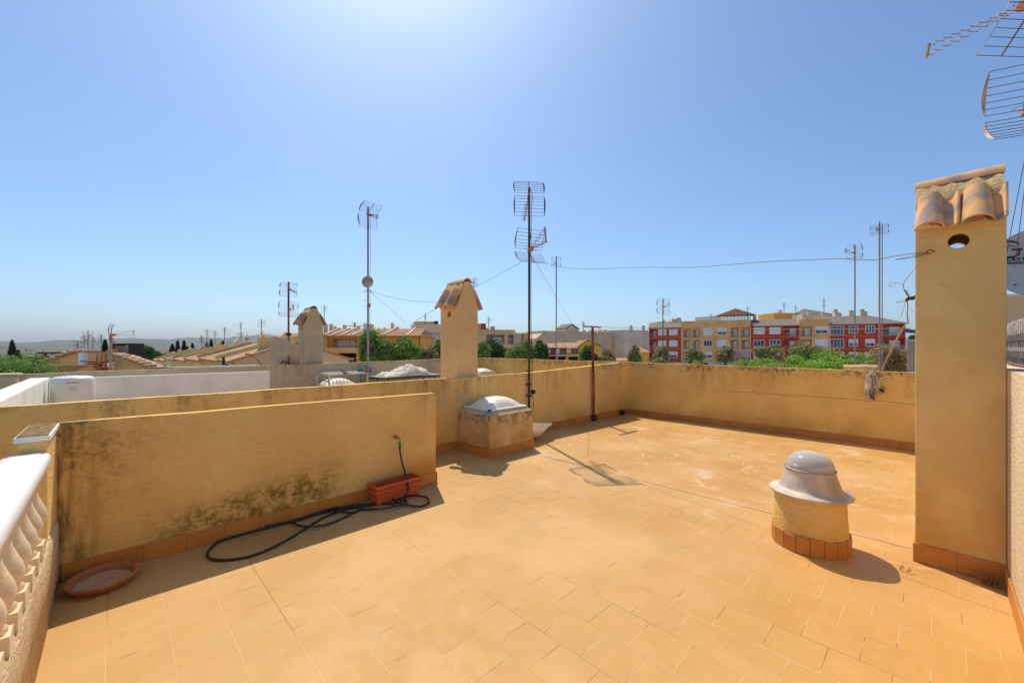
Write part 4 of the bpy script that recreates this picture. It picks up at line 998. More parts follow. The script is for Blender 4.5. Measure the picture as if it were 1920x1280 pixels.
# ------------------------------------------------------------------ things on the neighbouring terrace
hx_, hy_ = on_y(137, 9.25), 9.25
t = thing('water_heater', 'white cylindrical water heater standing against the low white wall', 'water heater', (hx_, hy_, 0))
b = MB(); zt = zat(0, 706, hx_, hy_); b.lathe([(0, 0.05), (0.22, 0.05), (0.24, 0.07), (0.24, zt - 0.05), (0.232, zt - 0.02), (0.19, zt + 0.005), (0.0, zt + 0.02)], n=48); b.build('tank', M['whitepl'], t)
b = MB()
for k in range(3): a = k * 2.1; b.tube([(0.16 * cos(a), 0.16 * sin(a), 0), (0.16 * cos(a), 0.16 * sin(a), 0.06)], 0.02, 8)
b.build('feet', M['black'], t)
red = plain('red_ink', (0.55, 0.03, 0.03)); rn = random.Random(9); b = MB(); fa = atan2(-hy_, -hx_)
def on_tank(u, z): a = fa + u / 0.2415; return Vector((0.2425 * cos(a), 0.2425 * sin(a), z))
u = -0.075
while u < 0.07:
    hh = rn.choice((0.012, 0.012, 0.018)); b.bar(on_tank(u, zt - 0.085), on_tank(u + rn.uniform(-.003, .005), zt - 0.085 + hh), 0.002, 0.006); b.bar(on_tank(u, zt - 0.080), on_tank(u + 0.010, zt - 0.078), 0.002, 0.005); u += rn.uniform(0.011, 0.016)
b.build('red_lettering', red, t)
b = MB()
for i in range(24): b.bar(on_tank(0.002 + 0.03 * cos(i * pi / 12), zt - 0.16 + 0.026 * sin(i * pi / 12)), on_tank(0.002 + 0.03 * cos((i + 1) * pi / 12), zt - 0.16 + 0.026 * sin((i + 1) * pi / 12)), 0.002, 0.003)
b.bar(on_tank(0.0, zt - 0.168), on_tank(0.014, zt - 0.150), 0.002, 0.005); b.build('dial_emblem', plain('grey_ink', (0.2, 0.2, 0.2)), t)

# folding table with tarp
t = thing('table', 'dark edged grey folding table carrying a cream tarpaulin on the neighbouring terrace', 'table', (5.72, 10.05, 0))
zt = 0.815
b = MB(); prof = []
rad = 0.12
for cx_, cy_, a0 in ((0.95 - rad, 0.42 - rad, 0), (-0.95 + rad, 0.42 - rad, 90), (-0.95 + rad, -0.42 + rad, 180), (0.95 - rad, -0.42 + rad, 270)):
    for k in range(6): a = radians(a0 + 90 * k / 5); prof.append((cx_ + rad * cos(a), cy_ + rad * sin(a)))
b.prism(prof, zt - 0.004, zt, 'z'); b.build('table_top', M['tabletop'], t)
b = MB(); b.prism([(x * 1.008, y * 1.012) for x, y in prof], zt - 0.045, zt - 0.006, 'z'); b.build('edge', M['tabledark'], t)
for sx in (-0.7, 0.7):
    for sy in (-0.3, 0.3): MB().tube([(sx, sy, 0), (sx, sy, zt - 0.046)], 0.018, 8).build('leg', M['tabledark'], t)
b = MB(); nx, ny_ = 40, 22; vs = []; rn = random.Random(3)
for i in range(nx + 1):
    for j in range(ny_ + 1):
        u, v = i / nx, j / ny_
        e = max(0, 1 - (2 * v - 1) ** 2) ** 0.6 * max(0, (1 - (2 * u - 1) ** 4)) ** 0.6
        hgt = 0.10 + 0.19 * math.exp(-((u - 0.55) / 0.20) ** 2) + 0.10 * math.exp(-((u - 0.85) / 0.12) ** 2) + 0.035 * math.exp(-((u - 0.08) / 0.1) ** 2)
        fold = 0.024 * sin(u * 26 + v * 7) * sin(v * 9 + u * 4) + 0.014 * sin(u * 50 - v * 22) + 0.012 * sin(v * 34 + u * 13)
        x = -0.78 + 1.42 * u + 0.03 * sin(v * 9); y = -0.36 + 0.66 * v + 0.05 * sin(u * 7 + 1)
        vs.append((x, y, zt + 0.004 + e * max(0.02, hgt + fold) ))
b.add(vs, [(i * (ny_ + 1) + j, (i + 1) * (ny_ + 1) + j, (i + 1) * (ny_ + 1) + j + 1, i * (ny_ + 1) + j + 1) for i in range(nx) for j in range(ny_)], True)
o = b.build('tarpaulin', M['cloth']); o.location = (5.72, 10.05, 0); tag(o, 'crumpled cream tarpaulin heaped on the grey folding table', 'tarpaulin')

# white rack over the neighbour's skylight
t = thing('rack', 'white metal rack with lattice top standing over the neighbouring skylight', 'rack', (4.02, 10.18, 0)); zr_ = 0.93
b = MB()
for i in range(12):
    x = -0.48 + 0.96 * i / 11; b.bar((x, -0.42, zr_), (x, 0.42, zr_ + 0.02), 0.02)
for y in (-0.42, -0.14, 0.14, 0.42): b.bar((-0.5, y, zr_), (0.5, y, zr_ + 0.01), 0.034)
b.build('lattice_top', M['grayedwhite'], t)
for sx in (-0.46, 0.46):
    for sy in (-0.4, 0.4): MB().bar((sx, sy, 0), (sx, sy, zr_ - 0.02), 0.035).build('leg', M['grayedwhite'], t)
for i, (x, y) in enumerate(((-0.1, -0.44), (0.45, -0.40), (0.1, 0.2))): MB().box(x - 0.05, x + 0.05, y - 0.02, y + 0.02, zr_ + 0.018, zr_ + 0.05).build('clip', M['black'], t)
o = MB().tube(catmull([at(655, 702, 11.6), at(600, 700, 10.2), at(565, 716, 9.2), at(537, 727, 8.6), at(536, 731, 8.6)]), 0.005, 5).build('cable', M['cable']); tag(o, 'thin dark cable drooping from the white rack towards the long parapet wall', 'cable')
b = MB(); rn = random.Random(31); cen = at(611, 697, 10.9)
for k in range(40):
    b.tube(catmull([cen + Vector((rn.gauss(0, .10), rn.gauss(0, .10), abs(rn.gauss(0, .04)))) for _ in range(3)], 3), 0.012, 5)
o = b.build('rag_bundle', M['wood']); tag(o, 'brownish bundle of rags lying on the white rack', 'rag bundle')
b = MB(); c0 = at(600, 683.5, 11.4); b.tube([c0 + Vector((-.08, .08, 0)), c0 + Vector((.08, -.09, -.02))], 0.03, 8); o = b.build('wall_bracket', M['black']); tag(o, 'black bracket on top of the farther parapet behind the white rack', 'bracket')
# hose coil on the farther wall
b = MB(); cc = Vector((on_y(684, 10.66), 10.66, 0)); cc.z = zat(0, 694, cc.x, cc.y)
for k in range(5): b.tube([cc + Vector(((0.13 + 0.012 * k) * cos(a) + 0.03 * sin(k), -0.015 * k, (0.10 + 0.012 * k) * sin(a))) for a in [2 * pi * i / 20 for i in range(21)]], 0.009, 5)
b.tube(catmull([cc + Vector((0.12, -0.03, -0.02)), cc + Vector((0.14, -0.05, -0.35)), cc + Vector((0.05, -0.05, -0.6))]), 0.009, 5)
o = b.build('hose_coil', plain('pale_teal_hose', (0.22, 0.34, 0.33), 0.5, var=0.5, sc=7)); tag(o, 'pale coiled hose hanging on the farther parapet at the disc antenna mast', 'hose')
px_ = on_y(676, 10.3); o = MB().tube([(px_, 10.3, 0), (px_, 10.3, zat(0, 696, px_, 10.3))], 0.022, 8).box(px_ - 0.06, px_ + 0.06, 10.27, 10.33, zat(0, 697, px_, 10.3), zat(0, 691, px_, 10.3)).build('post', M['teal']); tag(o, 'short dark teal capped stand post left of the coiled hose', 'post')

# ------------------------------------------------------------------ foliage
def leafmat(name, c1, c2, c3, tr=0.25):
    n = NT(name, 0.6, 0.25); P = n.pos(); g = n.node('ShaderNodeNewGeometry')
    f = n.noise(P, 0.9, 3); q = n.node('ShaderNodeTexWhiteNoise', noise_dimensions='1D'); n.set(q.inputs['W'], g.outputs['Random Per Island'])
    c = n.mix(n.mr(f, 0.38, 0.62), c1, c2); c = n.mix(n.mul(q.outputs['Value'], 0.55), c, c3)
    n.col(c)
    tl = n.node('ShaderNodeBsdfTranslucent'); n.set(tl.inputs[0], c); mx = n.node('ShaderNodeMixShader'); mx.inputs[0].default_value = tr
    n.t.links.new(n.p.outputs[0], mx.inputs[1]); n.t.links.new(tl.outputs[0], mx.inputs[2]); n.t.links.new(mx.outputs[0], n.t.nodes['Material Output'].inputs[0])
    return n.m
M['leaf_dark'] = leafmat('leaves_dark', (0.039, 0.091, 0.016), (0.072, 0.15, 0.026), (0.117, 0.195, 0.039))
M['leaf_green'] = leafmat('leaves_green', (0.111, 0.235, 0.037), (0.199, 0.347, 0.056), (0.287, 0.388, 0.094))
M['leaf_bright'] = leafmat('leaves_bright', (0.176, 0.348, 0.036), (0.304, 0.514, 0.053), (0.468, 0.551, 0.089))
M['leaf_olive'] = leafmat('leaves_olive', (0.221, 0.24, 0.087), (0.338, 0.336, 0.117), (0.52, 0.384, 0.155))
M['leaf_dry'] = leafmat('leaves_dry', (0.27, 0.23, 0.097), (0.416, 0.307, 0.141), (0.624, 0.384, 0.176))
M['leaf_cypress'] = leafmat('leaves_cypress', (0.012, 0.022, 0.010), (0.02, 0.034, 0.014), (0.03, 0.045, 0.02), 0.1)
M['bark'] = plain('bark', (0.14, 0.10, 0.07), 0.95, var=0.4, sc=4)
def leaves(mb, rn, c, nrm, s):
    a = Vector((rn.gauss(0, 1), rn.gauss(0, 1), rn.gauss(0, 1))); a = (a + nrm * 0.9).normalized()
    t = a.cross(Vector((rn.gauss(0, 1), rn.gauss(0, 1), rn.gauss(0, 1)))).normalized(); u = a.cross(t)
    l = s * rn.uniform(0.6, 1.3); w_ = l * 0.45
    mb.v += [tuple(c - t * l * .5), tuple(c + u * w_ * .5), tuple(c + t * l * .5), tuple(c - u * w_ * .5)]
    n = len(mb.v); mb.f.append((n - 4, n - 3, n - 2, n - 1)); mb.sm.append(False)
def crown(mb, rn, c, R3, n, leaf, clumps=14, shell=0.55):
    cl = []
    for i in range(clumps):
        d = Vector((rn.gauss(0, 1), rn.gauss(0, 1), rn.gauss(0, 1))).normalized(); r_ = rn.uniform(0.15, 0.74)
        cl.append((Vector((d.x * R3[0] * r_, d.y * R3[1] * r_, d.z * R3[2] * r_)), rn.uniform(0.34, 0.52)))
    for i in range(int(n * 1.5)):
        q, s_ = cl[i % clumps]
        d = Vector((rn.gauss(0, 1), rn.gauss(0, 1), rn.gauss(0, 1))).normalized(); rr = s_ * (shell + (1 - shell) * rn.random()) * rn.uniform(0.82, 1.12) * (rn.uniform(1.15, 1.55) if rn.random() < 0.10 else 1)
        p = q + Vector((d.x * R3[0] * rr, d.y * R3[1] * rr, d.z * R3[2] * rr)); leaves(mb, rn, Vector(c) + p, d, leaf)
def tree(label, px, pt, pb, wpx, d, mat='leaf_green', n=1500, leaf=None, clumps=14, seed=1, cat='tree', name='tree', group=None, trunk=True, depth=None):
    """crown spans rows pt..pb and wpx columns at distance d"""
    k = d / FPX; p = at(px, (pt + pb) / 2, d); hz = (pb - pt) / 2 * k * 1.1; hw = wpx / 2 * k * 1.18; rn = random.Random(seed)
    base = Vector((p.x, p.y, GZ)); t = thing(name, label, cat, base, 0, group)
    b = MB(); crown(b, rn, (0, 0, p.z - GZ), (hw, depth or hw, hz), n, (leaf or max(0.12, 0.0062 * d)) * 1.25, clumps)
    b.build('crown', M[mat], t)
    if trunk:
        b = MB(); top = p.z - GZ; b.tube(catmull([(0, 0, 0), (0.1, 0, top * 0.4), (0, 0.05, top * 0.8), (0.05, 0, top)], 3), 0.16 + 0.003 * d, 8, 0.04)
        for i in range(6):
            a = i * 1.05; b.tube([(0.03, 0, top * 0.75 - hz * 0.2), (cos(a) * hw * 0.35, sin(a) * hw * 0.35, top - hz * 0.1), (cos(a) * hw * 0.6, sin(a) * hw * 0.6, top + hz * 0.35)], 0.07, 6, 0.02)
        b.build('trunk', M['bark'], t)
    return t
def cypress(label, px, pt, pb, wpx, d, seed=1):
    k = d / FPX; pT = at(px, pt, d); zb = at(px, pb, d).z; rn = random.Random(seed); hh = pT.z - GZ; vis = pT.z - zb; hw = wpx / 2 * k
    t = thing('cypress_tree', label, 'tree', (pT.x, pT.y, GZ), 0); b = MB()
    for i in range(900):
        f = rn.random() ** 0.8; z = hh - vis * 1.25 * f; r_ = hw * (0.08 + 0.92 * min(1, f * 1.3) ** 0.75) * rn.uniform(0.65, 1.1); a = rn.uniform(0, 2 * pi)
        d_ = Vector((cos(a), sin(a), 0.3)); leaves(b, rn, Vector((cos(a) * r_, sin(a) * r_, z)), d_, max(0.16, 0.005 * d))
    for i in range(10): b.tube([(0, 0, hh - vis * 1.2), (0, 0, hh - vis * 0.2)], hw * 0.55, 8, hw * 0.1) if i == 0 else None
    b.build('crown', M['leaf_cypress'], t); MB().tube([(0, 0, 0), (0, 0, hh * 0.7)], 0.12, 6, 0.05).build('trunk', M['bark'], t)

tree('large loose light green tree at the far left edge beyond the white parapet', -8, 655, 735, 150, 14, 'leaf_green', 6500, 0.075, 26, 5)
tree('pale green bush at the foot of the left gable beside the large tree', 62, 683, 720, 60, 15, 'leaf_olive', 1300, 0.07, 12, 6, 'bush', 'bush', trunk=False)
cypress('dark cypress behind the large tree at the far left', 23, 637, 668, 12, 60, 1)
cypress('small dark cypress right of the one behind the large tree', 34, 656, 672, 9, 60, 2)
cypress('dark cypress between the brick wall and the grid antenna', 197, 636, 662, 10, 60, 3)
for i, (px, pt, pb, w_, lb) in enumerate([(323, 645, 664, 10, 'low dark cypress, leftmost of the row above the yellow terraces'), (333, 638, 666, 9, 'tallest dark cypress above the left end of the yellow terraces'), (345, 638, 664, 8, 'dark cypress just right of the tallest one above the yellow terraces'), (351, 650, 662, 6, 'short dark cypress between the tall pair and the rooftop chimneys'),
                             (361, 643, 662, 7, 'dark cypress behind the first rooftop chimney of the yellow terraces'), (388, 642, 660, 7, 'dark cypress behind the third rooftop chimney of the yellow terraces'), (396, 637, 656, 6, 'narrow dark cypress beside the third rooftop antenna'), (418, 639, 656, 7, 'dark cypress behind the orange rooftop chimney')]):
    cypress(lb, px, pt, pb, w_, 90, 10 + i)
for i, (px, pt, pb, w_, m_, lb) in enumerate([(272, 648, 680, 42, 'leaf_dark', 'dark round tree behind the second gable, left of the yellow terraces'), (292, 655, 682, 30, 'leaf_dark', 'dark tree just left of the first yellow terraced roof'), (250, 655, 685, 34, 'leaf_dark', 'dark tree behind the black slatted box'), (318, 660, 676, 30, 'leaf_dark', 'low dark tree behind the first pale roof'), (105, 664, 690, 66, 'leaf_dark', 'dark tree under the dark pergola roof'), (83, 672, 700, 40, 'leaf_bright', 'bright green shrub left of the dark pergola')]):
    tree(lb, px, pt, pb, w_, 55 + 3 * i, m_, 900, None, 9, 30 + i)
for i, (px, pt, pb, w_, d, m_, n_, lb) in enumerate([
    (705, 624, 700, 74, 26, 'leaf_green', 6500, 'large dense green tree in front of the orange house, behind the disc antenna mast'),
    (762, 624, 690, 48, 27, 'leaf_green', 3200, 'dense green tree just right of the largest one in front of the orange house'),
    (735, 645, 695, 44, 28, 'leaf_dark', 1600, 'dark tree filling the gap between the two dense green trees'),
    (799, 645, 692, 40, 30, 'leaf_olive', 1400, 'loose olive green shrub in front of the grey balcony'), (826, 638, 690, 40, 31, 'leaf_green', 1500, 'green tree half hidden by the left edge of the middle chimney'),
    (905, 638, 690, 44, 33, 'leaf_green', 1800, 'green tree immediately right of the middle chimney'), (935, 634, 688, 46, 34, 'leaf_dark', 1800, 'dark green tree second to the right of the middle chimney'), (968, 640, 688, 40, 33, 'leaf_green', 1600, 'green tree left of the tall dark mast'),
    (985, 632, 690, 30, 35, 'leaf_green', 1200, 'slim green tree right behind the tall dark mast'), (1015, 640, 684, 40, 36, 'leaf_dark', 1600, 'dark green tree just right of the tall dark mast'),
    (1106, 650, 690, 38, 45, 'leaf_dark', 1500, 'dark green round tree behind the T post'), (1142, 655, 690, 30, 46, 'leaf_dry', 1100, 'yellowish dry tree right of the T post'), (1130, 662, 690, 30, 45, 'leaf_olive', 900, 'olive shrub between the round tree and the dry tree'),
    (1189, 646, 684, 28, 48, 'leaf_olive', 1300, 'grey green round tree before the blank beige gable'), (1238, 648, 690, 36, 60, 'leaf_olive', 1400, 'olive tree at the left end of the red flats'), (1240, 672, 694, 40, 55, 'leaf_olive', 700, 'low grey green hedge at the foot of the antenna before the red flats'),
    (1300, 650, 686, 36, 62, 'leaf_olive', 1200, 'olive tree in front of the left orange flats'), (1306, 676, 690, 20, 58, 'leaf_bright', 500, 'small bright shrub under the olive tree at the left orange flats'), (1360, 647, 682, 32, 62, 'leaf_olive', 1000, 'small umbrella shaped olive tree before the orange flats'),
    (1441, 643, 686, 48, 60, 'leaf_olive', 1700, 'spreading olive tree in front of the middle red flats'), (1512, 640, 676, 52, 58, 'leaf_olive', 1700, 'dark olive tree in front of the right orange flats')]):
    tree(lb, px, pt, pb, w_, d, m_, n_, None, 12, 60 + i)
for i, (px, pt, pb, w_, d, m_, n_, lb) in enumerate([
    (1395, 674, 700, 50, 28, 'leaf_bright', 900, 'bright green shrub mound at the left end of the green thicket'), (1440, 668, 700, 60, 27, 'leaf_bright', 1600, 'bright green shrub mound second from the left in the thicket'), (1492, 660, 702, 70, 26, 'leaf_bright', 2200, 'large bright green shrub mound in the middle of the thicket'),
    (1548, 653, 702, 78, 25, 'leaf_bright', 2600, 'tallest bright green mound of the thicket below the glazed gallery'), (1590, 655, 702, 60, 25, 'leaf_green', 2200, 'green mound behind the left tall mast'), (1630, 656, 702, 48, 25, 'leaf_bright', 1700, 'bright green mound between the two tall masts'), (1520, 650, 690, 60, 32, 'leaf_dark', 1500, 'dark green mound behind the thicket'), (1465, 682, 702, 60, 22, 'leaf_olive', 1100, 'olive green low growth right above the back parapet'),
    (1415, 684, 704, 60, 24, 'leaf_bright', 1500, 'low bright green growth at the left end of the thicket above the parapet'), (1570, 672, 706, 90, 22, 'leaf_bright', 2600, 'broad bright green mound in front of the tallest one in the thicket'), (1460, 676, 704, 70, 24, 'leaf_bright', 1800, 'bright green mound in front of the middle of the thicket'),
    (1615, 675, 705, 60, 20, 'leaf_green', 1300, 'low green growth around the tiled flue cap'), (1672, 640, 712, 60, 22, 'leaf_dry', 3800, 'tall brownish dry shrub right of the tallest mast'), (1712, 655, 712, 50, 21, 'leaf_dry', 2000, 'brownish dry shrub around the concrete post')]):
    tree(lb, px, pt, pb, w_, d, m_, n_, 0.12, 14, 90 + i, 'bush', 'bush', trunk=False)
tree('round dark tree far away beside the right end of the red flats', 1712, 628, 640, 16, 260, 'leaf_dark', 500, 1.2, 8, 120)
for i, px in enumerate((1700, 1709, 1719)): tree('distant tree on the right hand horizon, the %s of three' % ('left', 'middle', 'right')[i], px, 617, 625, 13, 500, 'leaf_dark', 260, 2.2, 6, 130 + i, trunk=False)

# ------------------------------------------------------------------ buildings
def wallmat(name, c, var=0.10):
    n = NT(name, 0.9, 0.15); P = n.pos(); f = n.noise(P, 0.35, 5)
    cc = n.mix(n.mr(f, 0.35, 0.65), tuple(k * (1 - var) for k in c), tuple(k * (1 + var) for k in c))
    st = n.noise(n.scale(P, (1.2, 1.2, 0.12)), 1.0, 4); cc = n.mix(n.mul(n.mr(st, 0.5, 0.75), 0.3), cc, tuple(k * 0.6 for k in c)); n.col(cc); n.norm(n.bump(n.noise(P, 6, 4), 0.1, 0.02)); return n.m
M['red'] = wallmat('red_render', (0.60, 0.065, 0.03)); M['orange'] = wallmat('orange_render', (0.90, 0.50, 0.18)); M['orange2'] = wallmat('deep_orange_render', (0.85, 0.42, 0.08))
M['beige'] = wallmat('beige_render', (0.72, 0.52, 0.34)); M['beige2'] = wallmat('pale_render', (0.82, 0.64, 0.46)); M['yellow'] = wallmat('yellow_render', (0.85, 0.52, 0.06)); M['paleyellow'] = wallmat('pale_yellow_render', (0.90, 0.64, 0.26)); M['mauve'] = wallmat('mauve_render', (0.58, 0.49, 0.50)); M['plinth'] = wallmat('grey_plinth', (0.70, 0.62, 0.54))
M['grey'] = wallmat('grey_render', (0.50, 0.43, 0.37)); M['gable'] = wallmat('stained_gable', (0.70, 0.45, 0.20), 0.2); M['tan'] = wallmat('tan_render', (0.74, 0.52, 0.28))
M['whiteframe'] = plain('white_frames', (0.88, 0.86, 0.82), 0.5, var=0.05); M['shutter'] = plain('white_shutters', (0.86, 0.83, 0.80), 0.6, var=0.08, sc=1)
def glass():
    n = NT('window_glass', 0.08, 0.6); P = n.pos(); n.col(n.mix(n.mr(n.noise(P, 1.4, 2), 0.42, 0.58), (0.02, 0.022, 0.025), (0.12, 0.16, 0.19))); return n.m
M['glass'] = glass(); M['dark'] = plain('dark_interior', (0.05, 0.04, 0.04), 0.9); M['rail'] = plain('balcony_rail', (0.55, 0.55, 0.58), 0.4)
def tiled(name, a, b_, ax=0, pitch=0.45):
    n = NT(name, 0.9, 0.15); P = n.obj(); x = n.xyz(P)[ax]; f = n.math('FRACT', n.math('DIVIDE', x, pitch)); g = n.math('ABSOLUTE', n.math('SUBTRACT', f, 0.5))
    c = n.mix(n.mr(n.noise(P, 1.5, 6, 0.7), 0.35, 0.65), a, b_); c = n.mix(n.mul(n.mr(n.noise(P, 6, 4), 0.45, 0.7), 0.5), c, tuple(k * 0.5 for k in a))
    n.col(c); n.norm(n.bump(g, 1.0, 0.12)); return n.m
M['rooftile'] = tiled('roof_tiles', (0.50, 0.27, 0.13), (0.34, 0.17, 0.09)); M['roofpale'] = tiled('roof_tiles_pale', (0.60, 0.38, 0.20), (0.44, 0.27, 0.15), 1, 0.3); M['roofgrey'] = tiled('roof_tiles_grey', (0.30, 0.245, 0.20), (0.23, 0.19, 0.16))
M['stripe'] = plain('awning', (0.55, 0.26, 0.27), 0.8)
def stripem():
    n = NT('striped_awning', 0.85, 0.1); x = n.xyz(n.obj())[0]; f = n.math('FRACT', n.math('DIVIDE', x, 0.28)); n.col(n.mix(n.math('GREATER_THAN', f, 0.5), (0.45, 0.10, 0.14), (0.75, 0.62, 0.60))); return n.m
M['stripe2'] = stripem()

class Facade:
    """a facade plane between column pL at distance dL and column pR at distance dR; local x runs left to right, y into the building"""
    def __init__(s, name, label, cat, pL, dL, pR, dR, zref=0.0, group=None):
        s.rL = (pL - CX) / FPX * dL; s.rR = (pR - CX) / FPX * dR; s.dL = dL; s.dR = dR
        s.L = sqrt((s.rR - s.rL) ** 2 + (dR - dL) ** 2); s.c = (s.rR - s.rL) / s.L; s.sn = (dR - dL) / s.L
        A = at(pL, HZ, dL); s.zr = GZ; s.o = thing(name, label, cat, (A.x, A.y, GZ), radians(-44) + atan2(s.sn, s.c), group)
    def u(s, px):
        k = (px - CX) / FPX; return (s.dL * k - s.rL) / (s.c - s.sn * k)
    def z(s, px, py): d = s.dL + s.sn * s.u(px); return H + (HZ - py) * d / FPX - GZ
    def wall(s, name, mat, u0, u1, z0, z1, holes=(), t=0.3, y=0.0, parent=None):
        us = sorted({u0, u1, *[h[0] for h in holes], *[h[1] for h in holes]}); zs = sorted({z0, z1, *[h[2] for h in holes], *[h[3] for h in holes]})
        us = [q for q in us if u0 <= q <= u1]; zs = [q for q in zs if z0 <= q <= z1]; b = MB()
        for a, c in zip(us, us[1:]):
            for e, f in zip(zs, zs[1:]):
                mu, mz = (a + c) / 2, (e + f) / 2
                if any(h[0] < mu < h[1] and h[2] < mz < h[3] for h in holes): continue
                b.quad((a, y, e), (c, y, e), (c, y, f), (a, y, f))
        for h in holes:
            a, c, e, f = h[:4]; b.quad((a, y, e), (a, y + t, e), (a, y + t, f), (a, y, f)); b.quad((c, y, e), (c, y, f), (c, y + t, f), (c, y + t, e)); b.quad((a, y, f), (a, y + t, f), (c, y + t, f), (c, y, f)); b.quad((a, y, e), (c, y, e), (c, y + t, e), (a, y + t, e))
        return b.build(name, mat, parent or s.o)
    def window(s, u0, u1, z0, z1, kind='shutter', y=0.0, n=2, f=0.12):
        b = MB(); ff = f * 0.6
        b.box(u0 - ff, u1 + ff, y - 0.05, y + 0.10, z1 - f * .4, z1 + ff).box(u0 - ff, u1 + ff, y - 0.08, y + 0.10, z0 - ff, z0 + f * .4).box(u0 - ff, u0 + f * .4, y - 0.05, y + 0.10, z0 + f * .4, z1 - f * .4).box(u1 - f * .4, u1 + ff, y - 0.05, y + 0.10, z0 + f * .4, z1 - f * .4)
        o = b.build('window', M['whiteframe'], s.o)
        zb = z0 if kind == 'glass' else (z0 if kind == 'shutter' else z0 + (z1 - z0) * 0.42)
        if kind in ('shutter', 'half'): MB().box(u0 + 0.05, u1 - 0.05, y + 0.04, y + 0.08, zb + 0.04, z1 - 0.04).build('shutter', M['shutter'], o)
        g = MB(); g.box(u0 + 0.05, u1 - 0.05, y + 0.14, y + 0.16, z0 + 0.04, z1 - 0.04); g.build('pane', M['glass'], o)
        if kind != 'shutter':
            m = MB()
            for i in range(1, n): q = u0 + (u1 - u0) * i / n; m.box(q - 0.04, q + 0.04, y + 0.085, y + 0.135, z0 + 0.05, z1 - 0.05)
            m.build('mullion', M['whiteframe'], o)
        return o
    def balcony(s, u0, u1, z0, z1, depth=1.4, wall='red', door=True, side=0.0, railz=0.95):
        """recessed balcony behind a hole"""
        b = MB(); b.quad((u0, depth, z0), (u1, depth, z0), (u1, depth, z1), (u0, depth, z1)); b.quad((u0, 0.29, z0), (u1, 0.29, z0), (u1, depth, z0), (u0, depth, z0)); b.quad((u0, 0.29, z1), (u0, depth, z1), (u1, depth, z1), (u1, 0.29, z1)); b.quad((u0, 0.29, z0), (u0, depth, z0), (u0, depth, z1), (u0, 0.29, z1)); b.quad((u1, 0.29, z0), (u1, 0.29, z1), (u1, depth, z1), (u1, depth, z0))
        o = b.build('balcony', M[wall], s.o); w_ = u1 - u0
        if door: MB().box(u0 + w_ * 0.30, u1 - w_ * 0.06, depth - 0.06, depth - 0.01, z0, z1 - 0.35).build('door', M['glass'], o); MB().box(u0 + w_ * 0.45, u1 - w_ * 0.08, depth - 0.09, depth - 0.062, z0 + 0.1, z1 - 0.4).build('blind', M['shutter'], o)
        r_ = MB(); r_.box(u0, u1, 0.02, 0.08, z0 + railz - 0.05, z0 + railz)
        k = max(3, int(w_ / 0.3))
        for i in range(k + 1): q = u0 + w_ * i / k; r_.box(q - 0.02, q + 0.02, 0.03, 0.07, z0, z0 + railz - 0.05)
        r_.build('railing', M['rail'], o); return o
    def body(s, name, mat, u0, u1, z0, z1, dep, y0=0.0): 
        b = MB(); b.quad((u0, y0, z0), (u0, y0, z1), (u0, y0 + dep, z1), (u0, y0 + dep, z0)); b.quad((u1, y0, z0), (u1, y0 + dep, z0), (u1, y0 + dep, z1), (u1, y0, z1)); b.quad((u0, y0, z1), (u1, y0, z1), (u1, y0 + dep, z1), (u0, y0 + dep, z1)); b.quad((u0, y0 + dep, z0), (u0, y0 + dep, z1), (u1, y0 + dep, z1), (u1, y0 + dep, z0))
        return b.build(name, mat, s.o)
    def boxp(s, name, mat, u0, u1, y0, y1, z0, z1, parent=None): return MB().box(u0, u1, y0, y1, z0, z1).build(name, mat, parent or s.o)
def pitched(u0, u1, y0, y1, z0, z1, ov=0.35, hipL=0.0, hipR=0.0, th=0.18):
    ym = (y0 + y1) / 2; b = MB(); a = [(u0 - ov, y0 - ov, z0), (u1 + ov, y0 - ov, z0), (u1 + ov, y1 + ov, z0), (u0 - ov, y1 + ov, z0)]; r_ = [(u0 - ov + hipL, ym, z1), (u1 + ov - hipR, ym, z1)]
    v = a + [(x, y, z - th) for x, y, z in a] + r_
    b.add(v, [(0, 1, 9, 8), (2, 3, 8, 9), (1, 2, 9), (3, 0, 8), (0, 4, 5, 1), (1, 5, 6, 2), (2, 6, 7, 3), (3, 7, 4, 0), (4, 7, 6, 5)]); return b

# --- long red and orange block of flats
F = Facade('apartment_block', 'long block of flats in alternating red and orange sections behind the back parapet', 'apartment block', 1217, 115, 1698, 92)
def zz_(y, px): return F.z(px, y)
rows = [(5.05, 6.65), (1.95, 3.55), (-1.10, 0.50)]        # heights above our terrace floor
def R_(k): return (rows[k][0] - GZ, rows[k][1] - GZ)
secs = [('red', 1217, 1277), ('orange', 1277, 1408), ('red', 1408, 1499), ('orange', 1499, 1556), ('red', 1556, 1698)]
wins = {0: [(1234.5, 1249), (1255, 1270)], 1: [(1319, 1335), (1345, 1362)], 2: [(1413.5, 1433), (1443, 1463)], 3: [(1529, 1552)], 4: [(1592, 1608), (1623, 1640)]}
bals = {0: [(1218.5, 1231)], 1: [(1281, 1294), (1298.5, 1312), (1369.5, 1384.5), (1390, 1406)], 2: [(1471, 1497)], 3: [(1500.5, 1523)], 4: [(1652, 1696)]}
kinds = {(1, 1319, 1): 'glass', (1, 1319, 2): 'half', (1, 1345, 0): 'half', (2, 1413.5, 1): 'glass', (2, 1443, 1): 'glass', (3, 1529, 0): 'half', (4, 1592, 0): 'glass', (4, 1623, 0): 'glass', (4, 1592, 1): 'half', (4, 1623, 1): 'half', (0, 1255, 2): 'half', (2, 1443, 2): 'half'}
